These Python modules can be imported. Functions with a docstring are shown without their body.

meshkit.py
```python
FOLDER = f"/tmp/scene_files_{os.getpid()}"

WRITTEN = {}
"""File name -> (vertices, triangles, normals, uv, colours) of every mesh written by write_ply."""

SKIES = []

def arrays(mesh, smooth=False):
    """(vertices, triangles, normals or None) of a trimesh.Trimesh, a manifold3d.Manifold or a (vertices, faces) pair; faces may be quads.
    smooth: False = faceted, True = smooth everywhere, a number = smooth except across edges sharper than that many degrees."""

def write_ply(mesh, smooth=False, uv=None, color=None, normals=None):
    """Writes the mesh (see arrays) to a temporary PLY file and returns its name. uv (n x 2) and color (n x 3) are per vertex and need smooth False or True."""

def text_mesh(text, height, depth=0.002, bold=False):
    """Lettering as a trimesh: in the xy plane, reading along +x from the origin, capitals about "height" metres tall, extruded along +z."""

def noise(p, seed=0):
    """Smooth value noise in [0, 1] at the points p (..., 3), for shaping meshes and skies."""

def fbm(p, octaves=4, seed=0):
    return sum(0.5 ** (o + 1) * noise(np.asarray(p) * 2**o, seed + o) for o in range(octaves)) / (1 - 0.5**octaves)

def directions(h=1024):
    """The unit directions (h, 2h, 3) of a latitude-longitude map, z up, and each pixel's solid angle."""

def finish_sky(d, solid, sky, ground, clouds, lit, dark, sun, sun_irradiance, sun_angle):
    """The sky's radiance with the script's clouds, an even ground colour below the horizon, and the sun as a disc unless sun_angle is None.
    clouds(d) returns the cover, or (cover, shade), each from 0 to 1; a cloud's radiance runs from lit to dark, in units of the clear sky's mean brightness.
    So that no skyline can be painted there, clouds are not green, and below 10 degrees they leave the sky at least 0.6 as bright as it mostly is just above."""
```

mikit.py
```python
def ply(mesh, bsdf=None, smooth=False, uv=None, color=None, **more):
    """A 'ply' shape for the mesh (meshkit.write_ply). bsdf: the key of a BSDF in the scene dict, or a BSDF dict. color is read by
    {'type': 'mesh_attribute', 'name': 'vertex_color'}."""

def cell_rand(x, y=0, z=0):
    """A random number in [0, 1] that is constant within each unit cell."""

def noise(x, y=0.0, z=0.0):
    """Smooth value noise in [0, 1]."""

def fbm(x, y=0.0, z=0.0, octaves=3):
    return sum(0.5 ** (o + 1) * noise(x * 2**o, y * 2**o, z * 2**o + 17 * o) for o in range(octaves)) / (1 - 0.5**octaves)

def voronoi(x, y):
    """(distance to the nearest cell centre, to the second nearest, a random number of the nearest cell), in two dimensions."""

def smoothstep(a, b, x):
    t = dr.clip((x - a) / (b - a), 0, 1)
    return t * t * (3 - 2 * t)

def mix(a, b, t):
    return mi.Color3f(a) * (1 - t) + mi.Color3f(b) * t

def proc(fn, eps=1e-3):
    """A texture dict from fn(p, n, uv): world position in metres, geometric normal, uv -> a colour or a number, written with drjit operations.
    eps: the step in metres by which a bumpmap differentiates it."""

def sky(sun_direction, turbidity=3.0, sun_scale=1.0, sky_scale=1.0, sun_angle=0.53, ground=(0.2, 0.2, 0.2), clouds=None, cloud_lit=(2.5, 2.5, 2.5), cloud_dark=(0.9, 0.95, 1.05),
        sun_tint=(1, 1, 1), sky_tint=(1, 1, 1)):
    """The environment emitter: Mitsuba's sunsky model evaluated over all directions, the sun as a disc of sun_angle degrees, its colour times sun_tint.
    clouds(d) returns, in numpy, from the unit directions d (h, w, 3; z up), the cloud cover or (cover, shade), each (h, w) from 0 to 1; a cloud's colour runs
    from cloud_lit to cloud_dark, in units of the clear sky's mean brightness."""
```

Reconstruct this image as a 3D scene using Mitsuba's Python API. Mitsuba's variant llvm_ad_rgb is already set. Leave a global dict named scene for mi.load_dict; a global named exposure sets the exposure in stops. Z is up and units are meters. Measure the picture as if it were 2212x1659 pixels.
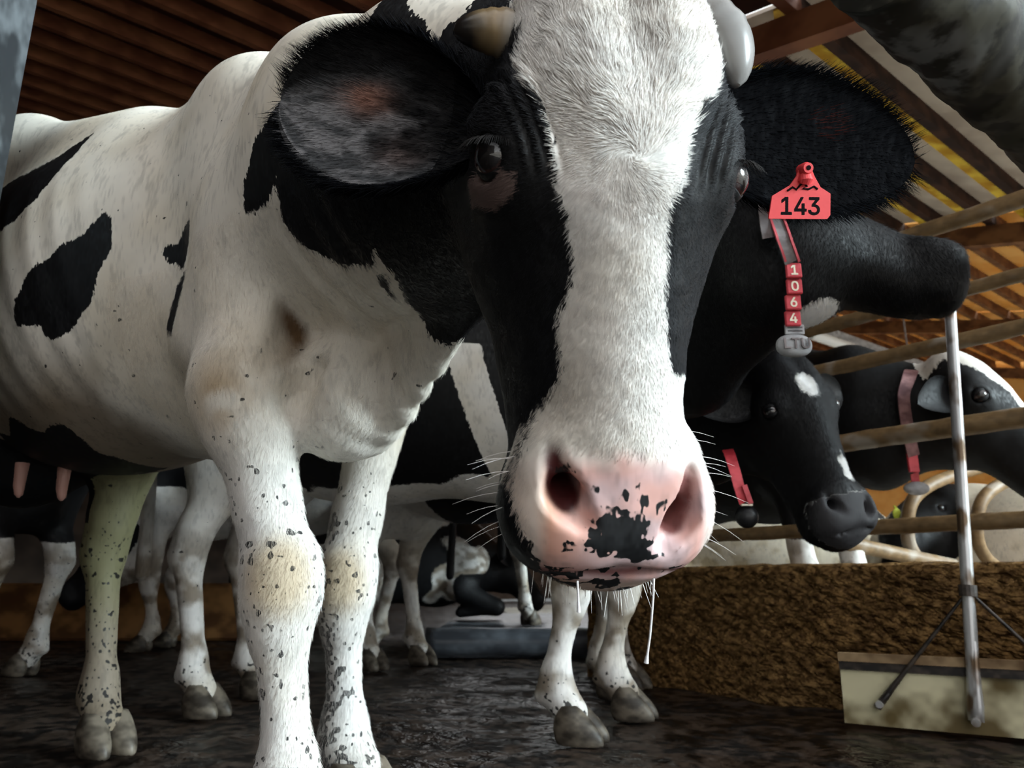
import math, random
import numpy as np
import drjit as dr
import mitsuba as mi
import trimesh, meshkit, mikit
from scipy.spatial.transform import Rotation as Rot
from mikit import noise, fbm, smoothstep, mix
T = mi.ScalarTransform4f

# ------------------------------------------------------------------ camera, sky, exposure
PITCH, EYE, FOCAL = math.radians(14.4), 0.43, 1640.0
CP, SP = math.cos(PITCH), math.sin(PITCH)
scene, labels = {}, {}
scene['camera'] = {'type': 'thinlens', 'fov': math.degrees(2 * math.atan(1106 / FOCAL)), 'fov_axis': 'x',
                   'aperture_radius': 0.0016, 'focus_distance': 0.95, 'near_clip': 0.02, 'far_clip': 200.0,
                   'to_world': T().look_at(origin=[0, 0, EYE], target=[0, CP, EYE + SP], up=[0, 0, 1])}
SUN = (0.91, -0.38, 0.31)
scene['sky'] = mikit.sky(SUN, turbidity=4.0, sun_scale=1.35, sky_scale=3.0, sun_angle=22.0, ground=(0.10, 0.10, 0.10),
                         clouds=lambda d: 0.92 + 0.08 * meshkit.fbm(d * 3.0, 3, 5), cloud_lit=(1.5, 1.5, 1.5), cloud_dark=(1.0, 1.0, 1.02), sun_tint=(0.57, 0.98, 1.95))
exposure = 2.4


def at(px, py, depth):
    """World point seen at this pixel of the 2212 x 1659 photograph, at this depth along the lens axis."""
    X, V = (px - 1106) / FOCAL * depth, (829.5 - py) / FOCAL * depth
    return np.array([X, depth * CP - V * SP, EYE + depth * SP + V * CP])


def pix(p):
    p = np.asarray(p, float)
    q = p[..., 2] - EYE
    D, V = p[..., 1] * CP + q * SP, -p[..., 1] * SP + q * CP
    return np.stack([1106 + FOCAL * p[..., 0] / D, 829.5 - FOCAL * V / D], -1)


# ------------------------------------------------------------------ names, labels
def key_for(name):
    if name not in scene and not any(k.startswith(name + '__') for k in scene) and name not in labels:
        return name
    n = 1
    while f'{name}_{n:03d}' in scene or f'{name}_{n:03d}' in labels or any(k.startswith(f'{name}_{n:03d}__') for k in scene):
        n += 1
    return f'{name}_{n:03d}'


def thing(name, label, category, group=None):
    k = key_for(name)
    labels[k] = {'label': label, 'category': category}
    if group:
        labels[k]['group'] = group
    return k


def struct(name):
    k = key_for(name)
    labels[k] = {'kind': 'structure'}
    return k


def put(key, mesh, bsdf, smooth=False, label=None, kind=None, **more):
    scene[key] = mikit.ply(mesh, bsdf, smooth, **more)
    if label or kind:
        labels.setdefault(key, {}).update({k: v for k, v in (('label', label), ('kind', kind)) if v})
    return key


def part(parent, name, mesh, bsdf, smooth=False, label=None, kind=None, **more):
    return put(key_for(f'{parent}__{name}'), mesh, bsdf, smooth, label, kind, **more)


# ------------------------------------------------------------------ mesh helpers
def cat(ms):
    return trimesh.util.concatenate(ms)


def box(size, centre=(0, 0, 0), bevel=0.0):
    sx, sy, sz = size
    if bevel <= 0:
        m = trimesh.creation.box(size)
    else:
        b = min(bevel, 0.45 * min(size))
        pts = []
        for i in (-1, 1):
            for j in (-1, 1):
                for k in (-1, 1):
                    c = np.array([i * sx / 2, j * sy / 2, k * sz / 2])
                    for ax in range(3):
                        q = c.copy()
                        for o in range(3):
                            if o != ax:
                                q[o] -= np.sign(q[o]) * b
                        pts.append(q)
        m = trimesh.convex.convex_hull(np.array(pts))
    m.apply_translation(centre)
    return m


def frame(fwd, up=(0, 0, 1)):
    z = np.asarray(fwd, float)
    z = z / np.linalg.norm(z)
    x = np.cross(up, z)
    if np.linalg.norm(x) < 1e-6:
        x = np.cross([1, 0, 0], z)
    x /= np.linalg.norm(x)
    return np.stack([x, np.cross(z, x), z], 1)


def tube(points, radii, sides=14, caps=True, flat=1.0, up=(0, 0, 1)):
    """A swept round (or flattened) bar through the points."""
    p = np.asarray(points, float)
    n = len(p)
    r = np.broadcast_to(radii, (n,))
    t = np.gradient(p, axis=0)
    t /= np.linalg.norm(t, axis=1, keepdims=True) + 1e-12
    a = np.cross(t[0], up)
    if np.linalg.norm(a) < 1e-3:
        a = np.cross(t[0], [1, 0, 0.1])
    a /= np.linalg.norm(a)
    rings = []
    ang = np.arange(sides) * 2 * np.pi / sides
    for i in range(n):
        a = a - t[i] * (a @ t[i])
        a /= np.linalg.norm(a)
        b = np.cross(t[i], a)
        rings.append(p[i] + r[i] * (np.cos(ang)[:, None] * a + flat * np.sin(ang)[:, None] * b))
    v = np.vstack(rings)
    i, j = np.meshgrid(np.arange(n - 1), np.arange(sides), indexing='ij')
    A, B = (i * sides + j).ravel(), (i * sides + (j + 1) % sides).ravel()
    f = np.vstack([np.stack([A, B, B + sides], 1), np.stack([A, B + sides, A + sides], 1)])
    if caps:
        v = np.vstack([v, p[0], p[-1]])
        k = np.arange(sides)
        f = np.vstack([f, np.stack([0 * k + n * sides, (k + 1) % sides, k], 1),
                       np.stack([0 * k + n * sides + 1, (n - 1) * sides + k, (n - 1) * sides + (k + 1) % sides], 1)])
    m = trimesh.Trimesh(v, f, process=False)
    if m.volume < 0:
        m.invert()
    return m


def rough_tube(points, r, amp=0.004, freq=14.0, sides=20, step=0.03, seed=0, flat=1.0):
    """A bar with crusted, uneven skin."""
    p = np.asarray(points, float)
    seg = np.r_[0, np.cumsum(np.linalg.norm(np.diff(p, axis=0), axis=1))]
    s = np.linspace(0, seg[-1], max(3, int(seg[-1] / step)))
    q = np.stack([np.interp(s, seg, p[:, k]) for k in range(3)], 1)
    m = tube(q, r, sides, flat=flat)
    m.vertices = m.vertices + m.vertex_normals * (amp * 2 * (meshkit.fbm(m.vertices * freq, 3, seed) - 0.45))[:, None]
    return m


# ------------------------------------------------------------------ soft bodies: primitives, blended and meshed
def rc(a, b, r1, r2, k=0.05, flat=None, s=1.0, sub=False, exact=0):
    return dict(t='rc', a=np.asarray(a, float), b=np.asarray(b, float), r1=r1, r2=r2, k=k, n=None if flat is None else np.asarray(flat, float) / np.linalg.norm(flat), s=s, sub=sub)


def el(c, r, k=0.05, rot=None, sub=False):
    return dict(t='el', c=np.asarray(c, float), r=np.asarray(r, float), k=k, R=np.eye(3) if rot is None else np.asarray(rot, float), sub=sub)


def moved(prims, R, o, scale=1.0):
    out = []
    for q in prims:
        q = dict(q)
        if q['t'] == 'rc':
            q['a'], q['b'] = R @ q['a'] * scale + o, R @ q['b'] * scale + o
            q['r1'], q['r2'] = q['r1'] * scale, q['r2'] * scale
            if q['n'] is not None:
                q['n'] = R @ q['n']
        else:
            q['c'], q['R'], q['r'] = R @ q['c'] * scale + o, R @ q['R'], q['r'] * scale
        q['k'] = q['k'] * scale
        out.append(q)
    return out


def prim(q, P):
    if q['t'] == 'rc':
        ab = q['b'] - q['a']
        v = P - q['a']
        t = np.clip(v @ ab / max(ab @ ab, 1e-12), 0, 1)
        v = v - t[:, None] * ab
        if q['n'] is not None:
            v = v + np.outer(v @ q['n'] * (1 / q['s'] - 1), q['n'])
        return np.sqrt((v * v).sum(1)) - (q['r1'] + (q['r2'] - q['r1']) * t)
    v = (P - q['c']) @ q['R']
    w = v / q['r']
    k0 = np.sqrt((w * w).sum(1))
    w = w / q['r']
    return k0 * (k0 - 1) / (np.sqrt((w * w).sum(1)) + 1e-9)


def blend(f, d, q):
    if q['sub']:
        h = np.maximum(q['k'] - np.abs(f + d), 0) / q['k']
        return np.maximum(f, -d) + h * h * q['k'] / 4
    h = np.maximum(q['k'] - np.abs(f - d), 0) / q['k']
    return np.minimum(f, d) - h * h * q['k'] / 4


def field(prims, P):
    f = np.full(len(P), 9.0)
    for q in prims:
        f = blend(f, prim(q, P), q)
    return f


def axis_steps(lo, hi, coarse, zones):
    """Grid positions from lo to hi: step coarse, finer inside the zones (lo, hi, step)."""
    x, out = lo, [lo]
    while x < hi:
        d = coarse
        for a, b, s in zones:
            gap = max(a - x, x - b, 0)
            d = min(d, s + 0.12 * gap)
        x += d
        out.append(x)
    while len(out) % 8:
        out.append(out[-1] + coarse)
    return np.array(out)


def skin(prims, xs, ys, zs):
    """The zero surface of the blended primitives on a grid, by surface nets, pulled onto the surface. Gives vertices, triangles, normals."""
    g = [np.asarray(a).reshape(-1, 8) for a in (xs, ys, zs)]
    c = [(a[:, 0] + a[:, -1]) / 2 for a in g]
    h = [(a[:, -1] - a[:, 0]) / 2 * 8 / 7 for a in g]
    C = np.stack(np.meshgrid(*c, indexing='ij'), -1).reshape(-1, 3)
    H = np.sqrt((np.stack(np.meshgrid(*h, indexing='ij'), -1) ** 2).sum(-1)).ravel()
    near = np.stack([prim(q, C) for q in prims])
    f = np.full(len(C), 9.0)
    for q, d in zip(prims, near):
        f = blend(f, d, q)
    act = np.nonzero(np.abs(f) < 1.5 * H + 0.03)[0]
    nb = [len(a) for a in g]
    val = np.empty((nb[0], nb[1], nb[2], 8, 8, 8), np.float32)
    val[:] = np.where(f > 0, 1, -1).reshape(nb)[..., None, None, None]
    bi = np.stack(np.unravel_index(act, nb), 1)
    P = np.empty((len(act), 8, 8, 8, 3))
    P[..., 0], P[..., 1], P[..., 2] = g[0][bi[:, 0]][:, :, None, None], g[1][bi[:, 1]][:, None, :, None], g[2][bi[:, 2]][:, None, None, :]
    P = P.reshape(len(act), 512, 3)
    v = np.full((len(act), 512), 9.0)
    for q, d in zip(prims, near):
        on = np.nonzero(d[act] < (np.maximum(f[act], 0) if not q['sub'] else 0) + 3.0 * H[act] + q['k'] + 0.02)[0]
        if len(on):
            v[on] = blend(v[on].ravel(), prim(q, P[on].reshape(-1, 3)), q).reshape(-1, 512)
    val[bi[:, 0], bi[:, 1], bi[:, 2]] = v.reshape(-1, 8, 8, 8)
    val = val.transpose(0, 3, 1, 4, 2, 5).reshape(nb[0] * 8, nb[1] * 8, nb[2] * 8)
    neg = val < 0
    n = np.array(val.shape)
    cnt = np.zeros(n - 1, np.uint8)
    for i in (0, 1):
        for j in (0, 1):
            for k in (0, 1):
                cnt += neg[i:n[0] - 1 + i, j:n[1] - 1 + j, k:n[2] - 1 + k]
    cell = np.nonzero((cnt > 0) & (cnt < 8))
    cid = np.full(n - 1, -1, np.int32)
    cid[cell] = np.arange(len(cell[0]))
    ci = np.stack(cell, 1)
    acc, num = np.zeros((len(ci), 3)), np.zeros(len(ci))
    ax = (xs, ys, zs)
    for d in range(3):
        for o in ((0, 0), (0, 1), (1, 0), (1, 1)):
            off = np.insert(np.array(o), d, 0)
            p0 = ci + off
            p1 = p0.copy()
            p1[:, d] += 1
            a, b = val[tuple(p0.T)], val[tuple(p1.T)]
            m = (a < 0) != (b < 0)
            t = np.clip(a[m] / (a[m] - b[m]), 0, 1)
            q = np.stack([ax[e][p0[m, e]] for e in range(3)], 1)
            q[:, d] += t * (ax[d][p1[m, d]] - ax[d][p0[m, d]])
            acc[m] += q
            num[m] += 1
    V = acc / num[:, None]
    F = []
    for d in range(3):
        e, f_ = (d + 1) % 3, (d + 2) % 3
        sl0, sl1 = [slice(None)] * 3, [slice(None)] * 3
        sl0[d], sl1[d] = slice(0, -1), slice(1, None)
        s = neg[tuple(sl0)] != neg[tuple(sl1)]
        idx = np.stack(np.nonzero(s), 1)
        idx = idx[(idx[:, e] > 0) & (idx[:, f_] > 0) & (idx[:, e] < n[e] - 1) & (idx[:, f_] < n[f_] - 1)]
        q = []
        for (a, b) in ((-1, -1), (0, -1), (0, 0), (-1, 0)):
            p = idx.copy()
            p[:, e] += a
            p[:, f_] += b
            q.append(cid[tuple(p.T)])
        q = np.stack(q, 1)
        flip = ~neg[tuple(idx.T)]
        q[flip] = q[flip][:, ::-1]
        F.append(q[(q >= 0).all(1)])
    F = np.vstack(F)
    F = np.vstack([F[:, [0, 1, 2]], F[:, [0, 2, 3]]])
    m = trimesh.Trimesh(V, F, process=False)
    e = m.edges_unique
    deg = np.bincount(e.ravel(), minlength=len(V))[:, None]
    for _ in range(2):
        s = np.zeros_like(V)
        for c in range(3):
            s[:, c] = np.bincount(e[:, 0], V[e[:, 1], c], len(V)) + np.bincount(e[:, 1], V[e[:, 0], c], len(V))
        V = V + .45 * (s / deg - V)
    # keep the largest connected piece
    lab = trimesh.graph.connected_component_labels(m.edges_unique, node_count=len(V))
    big = np.argmax(np.bincount(lab))
    keep = lab == big
    if not keep.all():
        re = np.cumsum(keep) - 1
        F = re[F[keep[F[:, 0]]]]
        V = V[keep]
    return V, F


def normals(V, F):
    fn = np.cross(V[F[:, 1]] - V[F[:, 0]], V[F[:, 2]] - V[F[:, 0]])
    n = np.zeros_like(V)
    for k in range(3):
        np.add.at(n, F[:, k], fn)
    return n / (np.linalg.norm(n, axis=1, keepdims=True) + 1e-20)


def poly_sd(poly, x, y):
    """Signed distance to a closed polygon in a plane, positive inside."""
    p = np.asarray(poly, float)
    q = np.roll(p, -1, 0)
    best, inside = np.full(len(x), 9.0), np.zeros(len(x), bool)
    for (ax, ay), (bx, by) in zip(p, q):
        ex, ey = bx - ax, by - ay
        t = np.clip(((x - ax) * ex + (y - ay) * ey) / (ex * ex + ey * ey + 1e-12), 0, 1)
        best = np.minimum(best, np.hypot(x - ax - t * ex, y - ay - t * ey))
        if ay != by:
            inside ^= ((ay > y) != (by > y)) & (x < ax + (y - ay) * ex / ey)
    return np.where(inside, best, -best)
# ------------------------------------------------------------------ cows
def sx(v, s):
    return np.array([v[0] * s, v[1], v[2]])


def head_prims(closed_eyes=False):
    """A cow's head: x towards its left, y towards the back of the skull, z from chin to poll."""
    p = [el((0, .085, .455), (.105, .105, .115), .03),
         el((0, .045, .435), (.098, .055, .125), .04),
         el((0, .07, .545), (.075, .05, .04), .05),
         rc((0, .040, .36), (0, .026, .15), .064, .050, .05),
         rc((0, .26, .40), (0, .20, .30), .10, .08, .06)]
    for s in (-1, 1):
        p += [rc((s * .045, .075, .35), (s * .028, .055, .17), .062, .040, .05),
              rc((s * .055, .150, .36), (s * .034, .105, .10), .062, .046, .06),
              el((s * .078, .135, .35), (.040, .075, .085), .05),
              el((s * .095, .055, .40), (.034, .045, .046), .04),
              rc((s * .088, .035, .445), (s * .118, .060, .425), .012, .010, .03)]
    p += [el((0, .035, .085), (.088, .062, .072), .05),
          el((0, .012, .048), (.068, .040, .036), .035),
          rc((0, .14, .22), (0, .085, .03), .050, .044, .05),
          el((0, .062, .006), (.058, .052, .030), .03)]
    for s in (-1, 1):
        p += [el((s * .060, .018, .094), (.036, .038, .046), .03),
              el((s * .054, .026, .052), (.042, .042, .040), .04), el((s * .066, .075, .055), (.032, .05, .05), .03)]
    p += [rc((.004, -.040, .462), (.0, -.012, .56), .016, .026, .030, sub=True)]
    # mouth line
    p += [rc((s * .055, .004, .019), (0, -.022, .015), .005, .006, .012, sub=True) for s in (-1, 1)]
    for s in (-1, 1):
        # comma-shaped nostril
        d = -.011 * s
        p += [rc((s * .040, -.028, .062 + d), (s * .059, -.022, .086 + d), .010, .0145, .010, sub=True),
              rc((s * .059, -.022, .086 + d), (s * .068, -.014, .127 + d), .0135, .006, .010, sub=True),
              rc((s * .054, -.026, .078 + d), (s * .046, .03, .098 + d), .015, .011, .01, sub=True)]
        # eye socket
        c = np.array([s * .1115, .040, .394])
        p += [el(c, (.0215, .0215, .0215), .012, sub=True)]
    return p


EYE_AT = [np.array([s * .1105, .041, .394]) for s in (-1, 1)]


def leg_front(hoof, elbow, knee=None, r=1.0, turn=(1, 0, 0), fz=.135):
    """Foreleg from elbow down to the pastern. hoof: where it stands (z = 0)."""
    hoof, elbow = np.asarray(hoof, float), np.asarray(elbow, float)
    fw = np.asarray(turn, float)
    up = np.array([0, 0, 1.0])
    kn = np.asarray(knee, float) if knee is not None else np.array([hoof[0], hoof[1], .43]) + fw * -.02 * 0
    fet = np.array([hoof[0], hoof[1], fz]) - fw * .045
    cor = np.array([hoof[0], hoof[1], .075]) - fw * .005
    ar = (elbow - kn) / np.linalg.norm(elbow - kn)
    return [rc(elbow, kn + ar * .12, .072 * r, .044 * r, .05), rc(kn + ar * .13, kn + ar * .04, .043 * r, .052 * r, .04),
            el(kn + fw * .008, (.056 * r, .056 * r, .070), .04), rc(kn - up * .04, kn - up * .075, .050 * r, .040 * r, .04),
            rc(kn - up * .05, fet + up * .05, .038 * r, .034 * r, .04), rc(fet + up * .035, fet - up * .0, .040 * r, .048 * r, .04),
            rc(fet, cor, .044 * r, .050 * r, .03),
            el(fet - fw * .045 + up * -.02, (.020, .034, .022), .02)]


def leg_hind(hoof, stifle, side, r=1.0, back=.14):
    hoof, stifle = np.asarray(hoof, float), np.asarray(stifle, float)
    up, fw = np.array([0, 0, 1.0]), np.array([1.0, 0, 0])
    hock = np.array([hoof[0] - back, hoof[1], .50])
    fet = np.array([hoof[0] - .05, hoof[1], .135])
    cor = np.array([hoof[0] - .005, hoof[1], .075])
    return [rc(stifle, hock + fw * .045 + up * .07, .105 * r, .052 * r, .10), rc(hock + fw * .03 + up * .10, hock + fw * .02, .050 * r, .050 * r, .05),
            rc(hock - fw * .03 + up * .10, hock - fw * .03 + up * .01, .016, .030 * r, .03),
            rc(hock + fw * .02, fet + up * .05, .046 * r, .036 * r, .05), rc(fet + up * .035, fet, .040 * r, .047 * r, .04),
            rc(fet, cor, .043 * r, .050 * r, .03), el(fet - fw * .045 - up * .02, (.020, .034, .022), .02)]


def torso_prims(w=1.0, belly=0.0):
    """Trunk, x forwards, y to the animal's left, origin on the floor between the front feet."""
    p = [el((-.26, 0, 1.05), (.40, .255, .38), .08), el((-.60, 0, 1.33), (.55, .24, .15), .16), el((-.78, 0, 1.065 - belly), (.66, .36 * w, .38), .12),
         rc((-.42, 0, 1.455), (-.22, 0, 1.47), .055, .06, .08), rc((-.30, 0, 1.43), (-1.35, 0, 1.425), .075, .085, .12),
         el((-1.50, 0, 1.15), (.33, .25, .29), .10), el((.06, 0, .95), (.13, .115, .17), .08),
         el((-1.36, 0, .77), (.19, .15, .14), .08), rc((-1.80, 0, 1.34), (-1.88, 0, 1.05), .035, .02, .04), rc((-1.88, 0, 1.05), (-1.86, 0, .45), .022, .03, .02)]
    for s in (-1, 1):
        p += [el((-.85, s * .17, 1.20), (.55, .19, .22), .14), rc((-.29, s * .10, 1.435), (.04, s * .185, 1.00), .06, .10, .09), rc((.04, s * .18, 1.0), (-.08, s * .17, .86), .095, .095, .08),
              el((-1.28, s * .235, 1.345), (.055, .05, .05), .07), el((-1.72, s * .13, 1.27), (.06, .05, .06), .06),
              rc((-1.50, s * .15, 1.12), (-1.33, s * .18, .86), .19, .13, .09)]
    return p


def neck_prims(crest, throat, r_crest=(.10, .085), r_throat=(.10, .075), mid=(.17, .115)):
    """Neck between two lines of points: crest (withers to poll) and throat (breast to jaw)."""
    crest, throat = [np.asarray(a, float) for a in crest], [np.asarray(a, float) for a in throat]
    n = len(crest)
    p = []
    for i in range(n - 1):
        a, b = i / (n - 1), (i + 1) / (n - 1)
        L = lambda r, t: r[0] + (r[1] - r[0]) * t
        p += [rc(crest[i], crest[i + 1], L(r_crest, a), L(r_crest, b), .10), rc(throat[i], throat[i + 1], L(r_throat, a), L(r_throat, b), .10),
              rc((crest[i] + throat[i]) / 2, (crest[i + 1] + throat[i + 1]) / 2, L(mid, a), L(mid, b), .12)]
    return p


def hoof_mesh(at_, fwd, scale=1.0):
    """One foot: two claws split at the middle."""
    ms = []
    for s in (-1, 1):
        m = trimesh.creation.icosphere(subdivisions=3, radius=1.0)
        v = m.vertices.copy()
        z = np.clip(v[:, 2], -.62, .8)
        x = v[:, 0] * (.064 - .018 * (z + .62))
        y = v[:, 1] * .033
        x = x + .022 * (.5 - z) * (v[:, 0] > 0) * v[:, 0] - .012 * z
        m.vertices = np.stack([x + .012, y + s * .031, (z + .62) * .066], 1)
        ms.append(m)
    m = cat(ms)
    f = np.asarray(fwd, float)
    f = f / np.linalg.norm(f)
    R = np.stack([f, np.cross([0, 0, 1], f), [0, 0, 1]], 1)
    m.vertices = (m.vertices * scale) @ R.T + np.asarray(at_, float)
    return m


def ear_mesh(L=.20, W=.062, cup=.03, droop=.0, curl=0.0, n=40, m=28, thick=.006, tip=.85):
    """A cupped leaf: root at the origin, length along +x, hollow side facing -y, z across. Gives (mesh, s, t, inner) with s along and t across."""
    s = np.linspace(0, 1, n)
    half = W * (np.sin(np.pi * np.clip(s, 0, 1) ** tip) ** .55 * .98 + .30 * (1 - s) ** 2)
    half[-1] = .0015
    t = np.linspace(-1, 1, m)
    S, Tt = np.meshgrid(s, t, indexing='ij')
    hw = np.repeat(half[:, None], m, 1)
    z = hw * np.sin(Tt * (1.25 + .25 * (1 - S))) / np.sin(1.25)
    y = -cup * (1.0 - .55 * S) * (1 - np.cos(Tt * 1.5)) * np.minimum(1, hw / W * 1.2) + curl * S * S
    x = L * S
    z = z - droop * S * S
    th = thick * (1 - .6 * S) * np.sqrt(np.clip(1 - Tt ** 2 * .9, .05, 1))
    inner = np.stack([x, y, z], -1).reshape(-1, 3)
    outer = np.stack([x, y + th, z], -1).reshape(-1, 3)
    N = n * m
    i, j = np.meshgrid(np.arange(n - 1), np.arange(m - 1), indexing='ij')
    a = (i * m + j).ravel()
    q = np.stack([a, a + 1, a + m + 1, a + m], 1)
    f = np.vstack([q, q[:, ::-1] + N])
    ring = np.r_[np.arange(m), np.arange(1, n) * m + m - 1, (n - 1) * m + np.arange(m - 2, -1, -1), np.arange(n - 2, 0, -1) * m]
    r2 = np.roll(ring, -1)
    f = np.vstack([f, np.stack([ring, ring + N, r2 + N, r2], 1)])
    f = np.vstack([f[:, [0, 1, 2]], f[:, [0, 2, 3]]])
    mm = trimesh.Trimesh(np.vstack([inner, outer]), f, process=False)
    if mm.volume < 0:
        mm.invert()
    st = np.tile(np.stack([S.ravel(), Tt.ravel()], 1), (2, 1))
    return mm, st, np.r_[np.ones(N), np.zeros(N)]


def place(m, R, o, scale=1.0):
    m = m.copy()
    m.vertices = (m.vertices * scale) @ np.asarray(R).T + np.asarray(o)
    return m


def horn_mesh(p0, p1, p2, r=.028, cols=((.30, .29, .27), (.24, .17, .09), (.012, .010, .009)), taper=.25):
    """A horn and its colours from root to tip."""
    t = np.linspace(0, 1, 22)[:, None]
    pts = (1 - t) ** 2 * np.asarray(p0) + 2 * t * (1 - t) * np.asarray(p1) + t * t * np.asarray(p2)
    rr = r * np.sqrt(np.clip(1.02 - t[:, 0] ** 3.2, .0, 1)) * (1 - taper * t[:, 0]) * (1 + .03 * np.sin(t[:, 0] * 40) * (t[:, 0] < .6))
    m = tube(pts, np.maximum(rr, .002), 24)
    u = np.r_[np.repeat(t[:, 0], 24), 0, 1]
    k = meshkit.fbm(m.vertices * 70, 2, 3) * .25
    c = np.stack([np.interp(u + k - .12, (.1, .5, .85), [q[d] for q in cols]) for d in range(3)], 1)
    return m, c


# the coats -------------------------------------------------------
WHITE, BLACKF = np.array([.74, .72, .69]), np.array([.012, .012, .014])
# ---- main cow ---------------------------------------------------
O = np.array([-.35, 1.42, 0.0])
FW, LF = np.array([.8, -.6, 0]), np.array([.6, .8, 0])
BODY = np.stack([FW, LF, [0, 0, 1.0]], 1)          # body axes to the barn's


def body(p):
    return BODY @ np.asarray(p, float) + O


def to_body(p):
    return (np.asarray(p, float) - O) @ BODY


HEAD_R = Rot.from_euler('y', 2.4, degrees=True).as_matrix() @ Rot.from_rotvec([.376, .0016, .106]).as_matrix() @ Rot.from_euler('z', 5, degrees=True).as_matrix()
HEAD_O = np.array([.080, .755, .425])


def fur_mask(p, n, uv):
    jag = noise(p.x * 210, p.y * 210, p.z * 60) * .55 + noise(p.x * 420, p.y * 420, p.z * 130) * .45
    m = smoothstep(-.0012, .0012, (uv.x - .5) * .2 + (jag - .5) * .014)
    s = noise(p.x * 60, p.y * 60, p.z * 50) * .45 + noise(p.x * 150, p.y * 150, p.z * 110) * .55
    streak = noise(p.x * 230, p.y * 230, p.z * 50) * .5 + noise(p.x * 60, p.y * 60, p.z * 22) * .5
    return dr.maximum(dr.maximum(m, smoothstep(.0, .03, s - (1 - uv.y)) * .94), .22 * smoothstep(.45, .8, streak))


def black_fur(p, n, uv):
    s = noise(p.x * 130, p.y * 130, p.z * 45) * .5 + noise(p.x * 330, p.y * 330, p.z * 90) * .5
    return mix((.003, .003, .0035), (.011, .0115, .013), s * s)


def black_rough(p, n, uv):
    return .40 + .40 * noise(p.x * 260, p.y * 260, p.z * 90)


def principled(col, rough=.5, spec=.4, **more):
    return {'type': 'twosided', 'b': {'type': 'principled', 'base_color': col if isinstance(col, dict) else {'type': 'rgb', 'value': list(col)}, 'roughness': rough, 'specular': spec, **more}}


NOSE_AT = HEAD_R @ np.array([.012, .02, .07]) + HEAD_O
NOSE_UP = HEAD_R[:, 2]


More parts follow.
